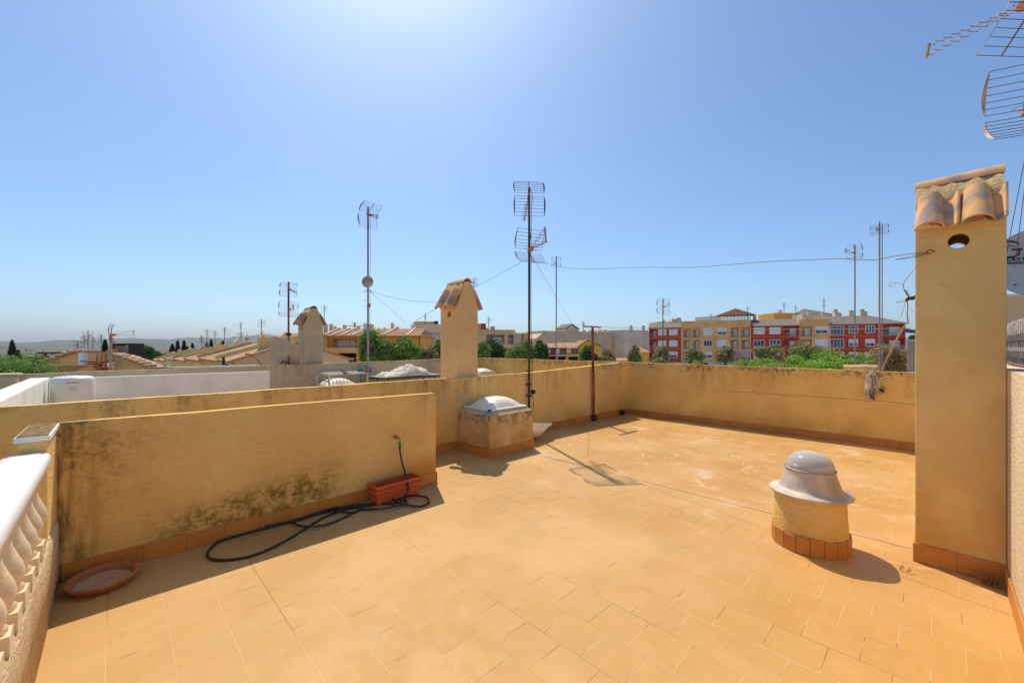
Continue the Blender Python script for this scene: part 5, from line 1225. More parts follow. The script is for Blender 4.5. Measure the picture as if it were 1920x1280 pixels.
for i, (m_, pa, pb_) in enumerate(secs):
    u0, u1 = F.u(pa), F.u(pb_); ztop = 7.05 - GZ if m_ == 'red' else (8.75 - GZ if i == 1 else 8.45 - GZ)
    yo = 0.0 if m_ == 'red' else 0.12
    holes = []
    for k in range(3):
        z0, z1 = R_(k)
        for (a, c) in wins[i]: holes.append((F.u(a), F.u(c), z0, z1))
        for (a, c) in bals[i]: holes.append((F.u(a), F.u(c), z0 - 0.75, z1 + 0.15))
        if i == 4: holes.append((F.u(1557), F.u(1582), z0 - 0.35, z1 + 0.05))
    F.wall('wall', M[m_], u0 + 0.004, u1 - 0.004, 3.72, ztop, holes, y=0.0)
    F.boxp('plinth', M['plinth'], u0 + 0.004, u1 - 0.004, -0.01, 0.3, 0, 3.715)
    for k in range(3):
        z0, z1 = R_(k)
        for (a, c) in wins[i]: F.window(F.u(a), F.u(c), z0, z1, kinds.get((i, a, k), 'shutter'), n=3 if kinds.get((i, a, k)) == 'glass' else 2, y=0.03)
        for (a, c) in bals[i]:
            F.balcony(F.u(a), F.u(c), z0 - 0.75, z1 + 0.15, wall=m_ if i != 0 else 'red')
        if i == 4:
            F.window(F.u(1557), F.u(1582), z0 - 0.35, z1 + 0.05, 'glass', n=4, y=0.0)
    if m_ == 'red': MB().box(u0, u1, -0.02, 0.0 - 0.001, 4.35 - GZ, 4.42 - GZ).box(u0, u1, -0.02, -0.001, 1.25 - GZ, 1.32 - GZ).build('string_course', M['orange'], F.o)
F.boxp('garage_door', M['dark'], F.u(1317), F.u(1327), -0.03, -0.012, -3.6 - GZ, -2.4 - GZ)
for a, c, m_ in ((1371, 1385.5, 'stripe'), (1389, 1407, 'stripe2'), (1343, 1356, 'stripe')):
    z1 = 0.65 - GZ; b = MB(); b.add([(F.u(a), -0.03, z1), (F.u(c), -0.03, z1), (F.u(c), -0.75, z1 - 1.5), (F.u(a), -0.75, z1 - 1.5), (F.u(a), -0.03, z1 - .03), (F.u(c), -0.03, z1 - .03), (F.u(c), -0.75, z1 - 1.53), (F.u(a), -0.75, z1 - 1.53)], [(0, 3, 2, 1), (4, 5, 6, 7), (0, 4, 7, 3), (1, 2, 6, 5), (2, 3, 7, 6), (0, 1, 5, 4)]); b.build('awning', M[m_], F.o)
F.body('rear_wall', M['beige'], 0, F.u(1698), 0, 7.04 - GZ, 11, 0.301)
for a, c, z1, hl, hr in ((1217, 1277, 8.75, 1.5, 0.2), (1408, 1499, 9.0, 0.2, 0.2), (1556, 1700, 9.35, 0.2, 5.5)):
    pitched(F.u(a), F.u(c), 0.0, 10.5, 7.12 - GZ, z1 - GZ, 0.30, hl, hr).build('roof', M['roofgrey'], F.o)
for a, c, z1 in ((1277, 1408, 8.75), (1499, 1556, 8.45)):
    F.body('parapet', M['orange2'], F.u(a) + 0.01, F.u(c) - 0.01, 7.05 - GZ, z1 - GZ, 10.4, 0.302)
for px, pw, yt, dep, lb in ((1240, 5, 600, 7, 0), (1272, 5, 596, 7, 0), (1422, 5, 590, 8, 0), (1613, 7, 582, 6, 0), (1586, 6, 586, 7, 0), (1590, 12, 587, 8, 0), (1635, 6, 580, 6, 0), (1642, 4, 584, 6, 0)):
    u = F.u(px); dd = (F.dL + F.sn * u + dep) ; zt_ = H + (HZ - yt) * dd / FPX - GZ; ww = pw / 2 * dd / FPX
    c_ = F.boxp('chimney', M['beige2'], u - ww, u + ww, dep, dep + 1.1, 7.2 - GZ, zt_ - 0.3); F.boxp('cap', M['grey'], u - ww * 0.9, u + ww * 0.9, dep + 0.1, dep + 1.0, zt_ - 0.295, zt_, c_)
# timber gazebo and lattice screen on the roof
g = MB(); u0, u1 = F.u(1352), F.u(1411); z0, z1 = 8.75 - GZ, 10.3 - GZ
for i in range(22):
    q = u0 + (u1 - u0 - .2) * i / 21; g.box(q, q + 0.14, 4.0, 4.1, z0 - 0.5, z1 + 0.1)
g.build('gazebo_screen', M['wooddark'], F.o); b = MB(); um = (u0 + u1) / 2
b.add([(u0 - 1, 3.4, z1), (u1 + 1, 3.4, z1), (um, 3.4, z1 + 1.75), (u0 - 1, 9, z1), (u1 + 1, 9, z1), (um, 9, z1 + 1.75)], [(0, 1, 2), (3, 5, 4), (0, 2, 5, 3), (1, 4, 5, 2), (0, 3, 4, 1)]); b.build('gazebo_roof', M['roofpale'], F.o)
g = MB(); u0b = F.u(1303)
for i in range(34):
    q = u0b + (u0 - u0b) * i / 34; g.box(q, q + 0.12, 4.3, 4.4, 8.5 - GZ, 9.95 - GZ + i * 0.012)
g.box(u0b, u0, 4.41, 4.47, 9.90 - GZ, 10.02 - GZ).box(u0b, u0, 4.41, 4.47, 9.2 - GZ, 9.28 - GZ); g.build('lattice_screen', M['wood'], F.o)
# penthouses behind the flats
def slab(name, label, pL, dL, pR, dR, ytop, mat, dep=8, cat='building', ytopR=None, zb=0.0):
    f = Facade(name, label, cat, pL, dL, pR, dR); zt_ = f.z(pL, ytop)
    ww = f.wall('wall', M[mat], 0, f.L, zb, zt_); f.body('side_wall', M[mat], 0, f.L, zb, zt_, dep); return f, zt_
f, zt_ = slab('apartment_building', 'orange rendered flat roofed building rising behind the red and orange flats', 1451, 125, 1503, 125, 586.5, 'orange2')
f.boxp('stair_head', M['beige2'], 1.8, 2.6, 0.3, 1.2, zt_ + 0.002, zt_ + 0.0 + 0.9); f.boxp('parapet_unit', M['beige2'], f.L * 0.68, f.L * 0.95, -0.4, -0.01, zt_ - 1.4, zt_ - 0.6)
f, zt_ = slab('apartment_building', 'pale building with hipped roof and chimneys behind the right orange flats', 1504, 120, 1572, 120, 589, 'beige2')
pitched(f.u(1519), f.u(1560), 0.5, 8, zt_ + 0.2, zt_ + 2.0, 0.2, 1.2, 5.0).build('roof', M['roofgrey'], f.o)
for px, yt in ((1516, 584), (1541, 585), (1565, 580)):
    u = f.u(px); z_ = f.z(px, yt); q = f.boxp('chimney', M['beige2'], u - 0.5, u + 0.5, -0.6, -0.02, zt_ - 2, z_ - 0.3); f.boxp('cap', M['grey'], u - 0.45, u + 0.45, -0.55, -0.05, z_ - 0.298, z_, q)
f, zt_ = slab('apartment_building', 'beige penthouse blocks peeping over the left red flats', 1232, 132, 1300, 132, 603, 'beige')
f.boxp('stair_head', M['beige2'], f.u(1262), f.u(1279), 0.5, 4, zt_ + 0.002, f.z(1270, 598)); f.boxp('chimney', M['grey'], f.u(1269), f.u(1273), 0.2, 0.45, f.z(1270, 598), f.z(1270, 595.5))

# blank beige gable slab beside the flats
f, zt_ = slab('apartment_building', 'blank beige gable wall left of the red flats', 1171, 108, 1216.5, 113, 618, 'beige2', 6)
for px in (1187, 1210):
    u = f.u(px); q = f.boxp('chimney', M['beige'], u - 0.28, u + 0.28, 0.4, 1.0, zt_ + 0.002, f.z(px, 612)); f.boxp('cap', M['grey'], u - 0.26, u + 0.26, 0.45, 0.95, f.z(px, 612) + .002, f.z(px, 610), q)
# red and yellow sliver building
f = Facade('apartment_building', 'narrow red and yellow building between the two blank beige walls', 'apartment building', 1145, 118, 1170.5, 128)
rowsz = [(f.z(1160, 640), f.z(1160, 632.5)), (f.z(1160, 655), f.z(1160, 647)), (f.z(1160, 668), f.z(1160, 661))]
um = f.u(1164); hl = [(f.u(1152.5), f.u(1157.5), a, b_) for a, b_ in rowsz]; hb = [(f.u(1158), f.u(1163.5), a - 0.5, b_ + 0.2) for a, b_ in rowsz]; hr = [(f.u(1165.5), f.u(1169), a, b_) for a, b_ in rowsz]
f.wall('wall', M['red'], 0, um, 0, f.z(1150, 631), hl + hb); f.wall('yellow_wall', M['yellow'], um + 0.003, f.L, 0, f.z(1165, 630), hr)
for h_ in hl + hr: f.window(*h_, kind='shutter')
for h_ in hb: f.balcony(*h_, wall='grey')
f.body('rear_wall', M['beige'], 0, f.L, 0, f.z(1150, 632), 6, 0.301)
pitched(0, f.u(1158), 0, 5, f.z(1150, 631), f.z(1150, 624), 0.2).build('roof', M['roofgrey'], f.o); f.boxp('upper_block', M['red'], f.u(1153), f.u(1164), 2, 6, f.z(1160, 634), f.z(1160, 624)); f.boxp('glazed_block', M['grey'], f.u(1164.5), f.u(1171), 2, 6, f.z(1160, 634), f.z(1160, 624.5))
# large blank beige wall with gable
f = Facade('apartment_building', 'wide blank beige building with a small gable, behind the yellow and red row houses', 'apartment building', 1006, 100, 1146, 110)
f.wall('wall', M['beige'], f.u(1018), f.L, 0, f.z(1140, 622.5)); f.body('side_wall', M['beige'], f.u(1018), f.L, 0, f.z(1140, 622.5), 9)
b = MB(); b.add([(f.u(1006), 0, 0), (f.u(1018), 0, 0), (f.u(1018), 0, f.z(1018, 624)), (f.u(1006), 0, f.z(1006, 634)), (f.u(1006), 8, 0), (f.u(1018), 8, 0), (f.u(1018), 8, f.z(1018, 624)), (f.u(1006), 8, f.z(1006, 634))], [(0, 1, 2, 3), (4, 7, 6, 5), (3, 2, 6, 7), (0, 3, 7, 4)]); b.build('sloping_wall', M['beige'], f.o)
b = MB(); zg = f.z(1075, 622); b.prism([(f.u(1063), f.z(1075, 622.6) + 0.0), (f.u(1092), f.z(1075, 622.6) + 0.0), (f.u(1086), f.z(1086, 618)), (f.u(1074), f.z(1074, 609)), (f.u(1063), f.z(1063, 617))][::1], 0.5, 5, 'y'); b.build('gable', M['beige2'], f.o)
b = MB(); a_, c_, e_ = (f.u(1062), f.z(1063, 616.8)), (f.u(1074), f.z(1074, 608.6)), (f.u(1087.5), f.z(1087, 617.8))
for p_, q_ in ((a_, c_), (c_, e_)): b.add([(p_[0], 0.3, p_[1]), (q_[0], 0.3, q_[1]), (q_[0], 5.2, q_[1]), (p_[0], 5.2, p_[1]), (p_[0], 0.3, p_[1] + .3), (q_[0], 0.3, q_[1] + .3), (q_[0], 5.2, q_[1] + .3), (p_[0], 5.2, p_[1] + .3)], [(0, 3, 2, 1), (4, 5, 6, 7), (0, 1, 5, 4), (2, 3, 7, 6), (0, 4, 7, 3), (1, 2, 6, 5)])
b.build('roof', M['roofgrey'], f.o)
for px, yt in ((1050, 620), (1058, 620), (1101, 618), (1113, 618), (1122, 619), (1130, 617), (1137, 618), (1142, 618)):
    u = f.u(px); f.boxp('chimney', M['beige2'], u - 0.3, u + 0.3, 1, 1.7, f.z(1140, 622.5) + .002, f.z(px, yt))

# yellow, mauve and red row houses
def rowhouse(label, pL, pR, d, ye, yr, wall, lowdark=True, gableR=False):
    f = Facade('row_house', label, 'house', pL, d, pR, d, group='small row houses before the beige building'); ze, zr = f.z(pL, ye), f.z(pL, yr); L = f.L
    hb = (L * 0.38, L * 0.92, f.z(pL, 662.5), f.z(pL, 652)); hw = (L * 0.10, L * 0.24, f.z(pL, 660), f.z(pL, 655)); hd = (L * 0.15, L * 0.9, 0.5, f.z(pL, 668.5))
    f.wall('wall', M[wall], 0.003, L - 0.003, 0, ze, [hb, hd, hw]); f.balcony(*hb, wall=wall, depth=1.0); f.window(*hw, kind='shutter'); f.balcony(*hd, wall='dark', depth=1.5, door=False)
    f.boxp('balcony_slab', M['paleyellow'], 0.02, L - 0.02, -0.7, -0.01, f.z(pL, 667), f.z(pL, 665)); f.body('side_wall', M[wall], 0.003, L - 0.003, 0, ze - 0.01, 7, 0.301)
    b = MB(); sh = (zr - ze) * 0.0
    b.add([(0, -0.4, ze), (L, -0.4, ze), (L, 3.6, zr), (0, 3.6, zr), (0, 8, ze), (L, 8, ze), (0, -0.4, ze - .12), (L, -0.4, ze - .12)], [(0, 1, 2, 3), (3, 2, 5, 4), (6, 7, 1, 0), (0, 3, 4, 6), (1, 7, 5, 2)]); b.build('roof', M['roofpale'], f.o); return f
rowhouse('mostly red row house left of the mauve one, behind the thin mast', 1028, 1043, 62, 651, 643, 'red')
rowhouse('mauve grey row house between the red and the yellow one', 1043.5, 1062, 61, 651.5, 642, 'mauve')
rowhouse('yellow row house with balcony in front of the beige building', 1062.5, 1086, 60, 652, 641.5, 'yellow')
f = Facade('row_house', 'yellow row house with its gable end towards us behind the T post', 'house', 1086.5, 60, 1126, 60); b = MB(); L = f.L
b.prism([(0, 0), (L, 0), (L, f.z(1120, 650)), (L * 0.62, f.z(1110, 641)), (L * 0.35, f.z(1100, 638)), (0, f.z(1090, 650))], 0, 8, 'y'); b.build('wall', M['yellow'], f.o); f.window(L * 0.55, L * 0.68, f.z(1110, 662), f.z(1110, 656), 'shutter', y=-0.16)
b = MB(); b.add([(-0.2, -0.3, f.z(1090, 649.5)), (L * 0.35, -0.3, f.z(1100, 637.5)), (L + 0.3, -0.3, f.z(1126, 650)), (-0.2, 8, f.z(1090, 649.5)), (L * 0.35, 8, f.z(1100, 637.5)), (L + .3, 8, f.z(1126, 650)), (-0.2, -0.3, f.z(1090, 648.8)), (L * 0.35, -0.3, f.z(1100, 636.5)), (L + 0.3, -0.3, f.z(1126, 649)), (-0.2, 8, f.z(1090, 648.8)), (L * 0.35, 8, f.z(1100, 636.5)), (L + .3, 8, f.z(1126, 649))], [(6, 7, 10, 9), (7, 8, 11, 10), (0, 6, 9, 3), (0, 1, 7, 6), (1, 2, 8, 7), (2, 5, 11, 8), (0, 3, 4, 1), (1, 4, 5, 2)]); b.build('roof', M['rooftile'], f.o)
f = Facade('row_house', 'small yellow house with pale gable roof just left of the red flats', 'house', 1201, 75, 1217, 75); L = f.L; zt_ = f.z(1205, 660); f.wall('wall', M['yellow'], 0, L, 0, zt_); f.body('side_wall', M['yellow'], 0, L, 0, zt_, 5)
b = MB(); b.add([(-0.5, -0.3, zt_), (L + .3, -0.3, zt_), (L * 0.1, 2.5, f.z(1203, 648)), (L * .3, 5, zt_)], [(0, 1, 2), (1, 3, 2), (3, 0, 2), (0, 3, 1)]); b.build('roof', M['roofpale'], f.o); q = f.boxp('chimney', M['yellow'], f.u(1209.5), f.u(1212), 2, 2.4, zt_ - 0.5, f.z(1210, 643))
for px, w_, yt, lb, m_ in ((1165, 70, 672, 'terracotta roofed low house below the blank beige walls', 'roofpale'), (1000, 26, 668, 'small red brick shed behind the tall dark mast', 'red')):
    f = Facade('low_house', lb, 'house', px - w_ / 2, 50, px + w_ / 2, 50); f.wall('wall', M['beige'] if m_ != 'red' else M['red'], 0, f.L, 0, f.z(px, yt + 4)); pitched(0, f.L, 0, 5, f.z(px, yt + 4), f.z(px, yt), 0.2).build('roof', M['roofpale'], f.o); f.body('side_wall', M['beige'], 0, f.L, 0, f.z(px, yt + 4), 5)

# beige flats left and right of the middle chimney
f = Facade('apartment_building', 'beige and grey flats with recessed balconies left of the middle chimney', 'apartment building', 771, 72, 880, 72)
rw_ = [(640, 627), (656, 646), (672, 660)]
hol = [(f.u(788), f.u(800), f.z(790, a), f.z(790, c)) for a, c in rw_] + [(f.u(817), f.u(826), f.z(790, a + 2), f.z(790, c + 3)) for a, c in rw_]
hol[0] = (f.u(788), f.u(800), f.z(790, 648), f.z(790, 633)); hol[1] = (f.u(788), f.u(804), f.z(790, 664), f.z(790, 655)); hol[2] = (f.u(788), f.u(804), f.z(790, 680), f.z(790, 670)); hol[3] = (f.u(817), f.u(828), f.z(790, 646), f.z(790, 635)); hol[4] = (f.u(817), f.u(828), f.z(790, 662), f.z(790, 652)); hol[5] = (f.u(817), f.u(828), f.z(790, 678), f.z(790, 669))
f.wall('wall', M['mauve'], 0.9, f.L, 0, f.z(800, 628), hol)
for h_ in hol[:3]: f.balcony(*h_, wall='grey')
for h_ in hol[3:]: f.window(*h_, kind='glass', n=3)
f.boxp('terrace_parapet', M['grey'], 0.5, f.L + 0.01, -0.35, 0.0 - 0.01, f.z(800, 628) + 0.002, f.z(800, 623)); f.boxp('floor_band', M['beige2'], 0.5, f.L, -0.30, -0.012, f.z(800, 630), f.z(800, 628.2))
f.body('side_wall', M['beige'], 0.9, f.L, 0, f.z(800, 628), 10, 0.301)
b = MB(); b.prism([(f.u(776), f.z(780, 628)), (f.u(900), f.z(780, 628)), (f.u(900), f.z(780, 606.5)), (f.u(800), f.z(780, 606)), (f.u(772), f.z(780, 607)), (f.u(765), f.z(780, 617))], 2.5, 9, 'y'); b.build('upper_storey', M['beige2'], f.o)
b = MB(); b.lathe([(0, f.z(780, 608)), (2.2, f.z(780, 608)), (2.2, f.z(780, 600)), (2.0, f.z(780, 599.5)), (0, f.z(780, 599.5))], (f.u(785), 5.5, 0), 20, False); b.build('stair_tower', M['tan'], f.o)
f.boxp('chimney', M['dark'], f.u(808), f.u(814), 3, 4, f.z(780, 606.4), f.z(780, 599.5)); f.boxp('railing', M['whiteframe'], f.u(765), f.u(771), 2.0, 2.4, f.z(780, 618), f.z(780, 607))
f = Facade('apartment_building', 'beige flats with dark loggias right of the middle chimney', 'apartment building', 881, 72, 966, 74)
hol = [(f.u(912), f.u(946), f.z(900, 645), f.z(900, 627)), (f.u(953), f.u(963), f.z(900, 645), f.z(900, 627))]
f.wall('wall', M['tan'], 0, f.L, 0, f.z(900, 617.5), hol)
for h_ in hol: f.balcony(*h_, wall='grey')
f.body('side_wall', M['beige'], 0, f.L, 0, f.z(900, 617.5), 9, 0.301); f.boxp('upper_storey', M['beige2'], f.u(881), f.u(906), 2, 8, f.z(900, 617.4), f.z(900, 605)); f.boxp('roof_box', M['red'], f.u(905.3), f.u(912.5), 0.8, 1.9, f.z(900, 617.3), f.z(900, 605.5)); f.boxp('roof_box', M['grey'], f.u(923), f.u(930), 1, 2, f.z(900, 617.4), f.z(900, 610.5))
b = MB(); b.add([(f.u(905), 0.3, f.z(900, 616)), (f.u(918), 0.3, f.z(900, 616)), (f.u(914), 2.4, f.z(900, 611)), (f.u(906), 2.4, f.z(900, 611)), (f.u(905), 0.3, f.z(900, 617)), (f.u(918), 0.3, f.z(900, 617)), (f.u(914), 2.4, f.z(900, 617)), (f.u(906), 2.4, f.z(900, 617))], [(0, 1, 2, 3), (0, 4, 5, 1), (1, 5, 6, 2), (0, 3, 7, 4), (2, 6, 7, 3)]); b.build('small_roof', M['rooftile'], f.o)
f, zt_ = slab('apartment_building', 'lower beige wing right of the beige flats, behind the tall dark mast', 966.5, 76, 992, 78, 624, 'beige')
b = MB(); b.prism([(f.u(979), zt_ - 3), (f.u(997), zt_ - 3), (f.u(997), f.z(990, 640)), (f.u(985), zt_ + .01), (f.u(979), zt_ + .01)], -0.4, -0.02, 'y'); b.build('sloping_wall', M['gable'], f.o)

# orange house with balcony
f = Facade('house', 'orange house with dark tiled roof and balcony behind the greyish chimney and the green trees', 'house', 596, 46, 786, 46)
hb = (f.u(623), f.u(670), f.z(640, 651), f.z(640, 635)); hd = (f.u(636), f.u(668), f.z(640, 679), f.z(640, 662)); hd2 = (f.u(776), f.u(783), f.z(640, 672), f.z(640, 650))
f.wall('wall', M['orange2'], 0, f.L, 0, f.z(640, 629), [hb, hd])
o = f.balcony(*hb, wall='orange2', door=False, depth=1.2, railz=0.42); 
for a, c in ((624, 647), (650, 659)): MB().box(f.u(a), f.u(c), 1.10, 1.17, f.z(640, 650.5), f.z(640, 636.5)).build('window', M['whiteframe'], f.o)
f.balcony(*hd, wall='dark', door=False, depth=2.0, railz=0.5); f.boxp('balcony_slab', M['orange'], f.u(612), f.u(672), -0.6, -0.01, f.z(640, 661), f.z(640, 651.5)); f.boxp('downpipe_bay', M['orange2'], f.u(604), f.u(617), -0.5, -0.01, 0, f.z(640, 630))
f.body('side_wall', M['orange2'], 0, f.L, 0, f.z(640, 629), 8, 0.301)
b = MB(); z0, z1 = f.z(640, 629.5), f.z(640, 628.0) + 0; dr = 47.5 + 3; zr = H + (HZ - 616.5) * 50.2 / FPX - GZ
b.add([(f.u(602), -0.5, z0), (f.L + 0.2, -0.5, z0), (f.L - 0.2, 4, zr), (f.u(606), 4, zr), (f.u(602), 8.6, z0), (f.L + .2, 8.6, z0), (f.u(602), -0.5, z0 - .15), (f.L + .2, -0.5, z0 - .15)], [(0, 1, 2, 3), (3, 2, 5, 4), (6, 7, 1, 0), (0, 3, 4), (1, 5, 2)]); rf = b.build('roof', M['rooftile'], f.o)
for k, px in enumerate((611, 626, 643, 664, 690, 720, 765)): MB().bar((f.u(px), -0.52, z0 + 0.06), (f.u(px) + (0.25 if k % 2 else -0.1), 4, zr + 0.06), 0.20).build('verge', M['beige2'], rf)
for px, pw, yt, y_ in ((609, 5, 606, 5), (619.5, 4.5, 606, 5), (628, 5, 611, 5), (644.5, 4, 608, 5), (671, 4, 610.5, 5), (695, 6.5, 606, 5), (721, 4, 613, 5), (735, 4.5, 604, 5), (744, 5, 611, 5)):
    u = f.u(px) * 1.0; dd = 46 + y_; uu = ((px - CX) / FPX * dd) - f.rL; ww = pw / 2 * dd / FPX; zt_ = H + (HZ - yt) * dd / FPX - GZ
    b = MB(); b.prism([(uu - ww, zr - 1), (uu + ww, zr - 1), (uu + ww, zt_ - 0.15), (uu, zt_), (uu - ww, zt_ - 0.15)], y_, y_ + 0.5, 'y'); b.build('chimney', M['beige2'], f.o)
uu = f.u(678.5); b = MB(); b.prism([(uu - .2, f.z(640, 623)), (uu + .22, f.z(640, 623)), (uu + .2, f.z(640, 605.5)), (uu + .1, f.z(640, 604.5)), (uu - .1, f.z(640, 604.5)), (uu - .2, f.z(640, 605.5))], 1, 1.4, 'y'); b.build('chimney', M['whiteframe'], f.o)
b = MB(); zz1 = H + (HZ - 610.5) * 51 / FPX - GZ; u1_, u2_ = f.u(612), f.u(659); b.bar((u1_, 5.5, zz1), (u2_, 5.5, zz1), 0.07)
for q in (u1_, (u1_ + u2_) / 2, u2_): b.bar((q, 5.5, zr - 1), (q, 5.5, zz1), 0.06)
b.tube([(f.u(631), 5.3, zr - 1), (f.u(631), 5.3, zz1 + 0.3)], 0.10, 8).box(f.u(631) - .25, f.u(631) + .25, 5.1, 5.5, zz1 + 0.3, zz1 + 0.36); b.build('roof_rail', M['cable'], f.o)
f = Facade('house', 'orange wing with low tiled roof left of the greyish chimney', 'house', 509, 46, 600, 46)
f.wall('wall', M['orange2'], 0, f.L, 0, f.z(530, 631)); f.body('side_wall', M['orange2'], 0, f.L, 0, f.z(530, 631), 7); b = MB(); ze, z2 = f.z(530, 631.5), f.z(530, 622)
b.add([(-0.2, -0.4, ze), (f.L, -0.4, ze), (f.L, 3.5, z2), (f.u(526), 3.5, z2), (-0.2, 7.4, ze), (f.L, 7.4, ze)], [(0, 1, 2, 3), (3, 2, 5, 4), (0, 3, 4), (0, 4, 5, 1)]); b.build('roof', M['rooftile'], f.o)
f.boxp('chimney', M['beige2'], f.u(549), f.u(555), 1.5, 2, ze, f.z(550, 610)); f.boxp('bay', M['orange2'], f.u(532), f.u(545), -0.5, -0.01, 0, f.z(530, 632))

# row of yellow terraced houses running away on the left
eave = [(434, 676, 18), (411, 675, 20.4), (376.5, 675, 25.3), (348, 675.6, 31.3), (328, 675, 37), (309, 675.6, 43.6), (297, 675.6, 50), (284, 675, 59)]
ridge = [(506, 651), (473, 652), (437, 654), (408, 654), (383, 655), (366, 657), (344, 658), (331, 660)]
hl_ = ['nearest', 'second', 'third', 'fourth', 'fifth', 'sixth', 'farthest']
names = ['house nearest to us in the yellow terrace with pale tiled roof', 'second house of the yellow terrace, greyish brown roof', 'third house of the yellow terrace, roof between dark party wall lines', 'fourth house of the yellow terrace counted from the near gable', 'fifth house of the yellow terrace, with the whitish roof strip', 'sixth house of the yellow terrace counted from the near gable', 'farthest visible house of the yellow terrace beside the dark trees']
EX = 3.67
for i in range(7):
    ya, yb = on_floor(0, 700).y, 0
    ya = EX * (ST - (eave[i][0] - CX) / FPX * CT) / (CT + (eave[i][0] - CX) / FPX * ST); yb = EX * (ST - (eave[i + 1][0] - CX) / FPX * CT) / (CT + (eave[i + 1][0] - CX) / FPX * ST)
    ze = zat(0, eave[i][1], EX, ya); ze2 = zat(0, eave[i + 1][1], EX, yb)
    xr = 5.75 ; zr = ze + 0.82; t = thing('terraced_house', names[i], 'house', (EX, ya, GZ), 0, 'yellow terraced houses on the left'); g = -GZ
    L_ = yb - ya - 0.02; W_ = 5.2
    b = MB(); b.prism([(0.12, 0), (W_, 0), (W_, ze + g), (xr - EX + 0.5, zr + g - 0.02), (0.12, ze + g)][::-1], 0, L_, 'y'); b.build('wall', M['paleyellow'] if i else M['tan'], t)
    if i == 0: pass
    b = MB(); xm_ = xr - EX + 0.5; th = 0.07
    for (xa, za, xb, zb) in ((-0.15, ze - 0.03, xm_, zr + 0.02), (W_ + 0.2, ze - 0.03, xm_, zr + 0.02)):
        b.add([(xa, -0.06, za + g + .02), (xa, L_ - 0.25, za + g + .02), (xb, L_ - 0.25, zb + g + .02), (xb, -0.06, zb + g + .02), (xa, -0.06, za + g - th), (xa, L_ - .25, za + g - th), (xb, L_ - .25, zb + g - th), (xb, -0.06, zb + g - th)], [(0, 3, 2, 1), (4, 5, 6, 7), (0, 1, 5, 4), (1, 2, 6, 5), (3, 0, 4, 7), (2, 3, 7, 6)])
    b.build('roof', M['roofpale'] if i != 4 else M['roofgrey'], t)
    b = MB(); b.bar((-0.18, L_ - 0.12, ze + g + 0.10), (xm_, L_ - 0.12, zr + g + 0.13), 0.22, 0.2); b.build('party_wall', M['gable'] if i % 2 else M['paleyellow'], t)
    for k in range(2):
        yy = L_ * (0.2 + 0.4 * k); w1 = MB(); w1.box(0.08, 0.118, yy, yy + 1.2, ze + g - 1.5, ze + g - 0.5); w1.build('window', M['whiteframe'] if k else M['glass'], t)
    b = MB(); cy = L_ * 0.5; cs = 0.21; zc = zr + g
    b.prism([(xm_ - cs, zc - 0.6), (xm_ + cs, zc - 0.6), (xm_ + cs, zc + 0.30), (xm_ + cs + .08, zc + 0.28), (xm_, zc + 0.56), (xm_ - cs - .08, zc + 0.28), (xm_ - cs, zc + 0.30)][::-1], cy, cy + 0.42, 'y'); b.build('chimney', M['yellow'] if i in (1, 3) else M['beige2'], t)
    if i == 0:
        b = MB(); b.box(1.2, 3.6, 0.8, 1.0, zc - 0.8, zc + 0.25); b.build('roof_parapet', M['paleyellow'], t)
t = thing('roof_parapet', 'pale yellow and white parapet blocks beside the satellite dish', 'wall', at(480, 660, 24))
b = MB(); b.box(-0.4, 2.6, -0.3, 0.3, -2.0, 0.15); b.build('wall', M['paleyellow'], t); t.rotation_euler = (0, 0, radians(-44)); MB().box(0.6, 3.0, -0.5, -0.31, -1.0, 0.42).build('white_panel', M['whiteframe'], t)
o = MB(); e = at(419, 683, 16.5); o.tube(catmull([e + Vector((0, 0, -0.5)), e + Vector((0, 0, 0.30))]), 0.05, 10).tube(catmull([e + Vector((0, 0, 0.0)), e + Vector((0.15, -0.12, -0.02)), e + Vector((0.28, -0.2, -0.12)), e + Vector((0.28, -0.2, -0.4))]), 0.035, 8)
tag(o.build('flue_pipe', M['black']), 'black flue pipe with elbow in front of the nearest yellow terraced gable', 'pipe')
t = thing('roof_canopy', 'long greenish flat canopy edge below the yellow terraces', 'canopy', at(330, 692, 12.6)); t.rotation_euler = (0, 0, 0)
MB().box(-0.2, 2.2, -0.3, 0.6, -0.18, 0.06).build('sheet', M['green'] if False else plain('green_grey_sheet', (0.22, 0.25, 0.17), 0.7), t)

# left gables, brick wall, slatted box, pergola
def gable_house(label, pts, d, dep=0.9, mat='gable', verge=True):
    f = Facade('gabled_house', label, 'house', pts[0][0], d, pts[-1][0], d); P_ = [(f.u(px), f.z(px, py)) for px, py in pts]
    b = MB(); b.prism([(P_[0][0], 0)] + [(P_[-1][0], 0)] + P_[::-1], 0, dep, 'y'); b.build('wall', M[mat], f.o)
    for (p_, q_) in zip(P_, P_[1:]):
        n_ = max(2, int(abs(q_[0] - p_[0]) / 0.28)); b = MB()
        b.add([(p_[0], -0.25, p_[1] + .02), (q_[0], -0.25, q_[1] + .02), (q_[0], dep, q_[1] + .02), (p_[0], dep, p_[1] + .02), (p_[0], -0.25, p_[1] + .10), (q_[0], -0.25, q_[1] + .10), (q_[0], dep, q_[1] + .10), (p_[0], dep, p_[1] + .10)], [(0, 3, 2, 1), (4, 5, 6, 7), (0, 1, 5, 4), (2, 3, 7, 6), (0, 4, 7, 3), (1, 2, 6, 5)])
        for i in range(n_):
            fx = p_[0] + (q_[0] - p_[0]) * (i + .5) / n_; fz = p_[1] + (q_[1] - p_[1]) * (i + .5) / n_; b.tube([(fx, -0.36, fz + 0.12), (fx, 0.4, fz + 0.12)], 0.10, 8)
        b.build('roof', M['clayfar'], f.o)
    return f
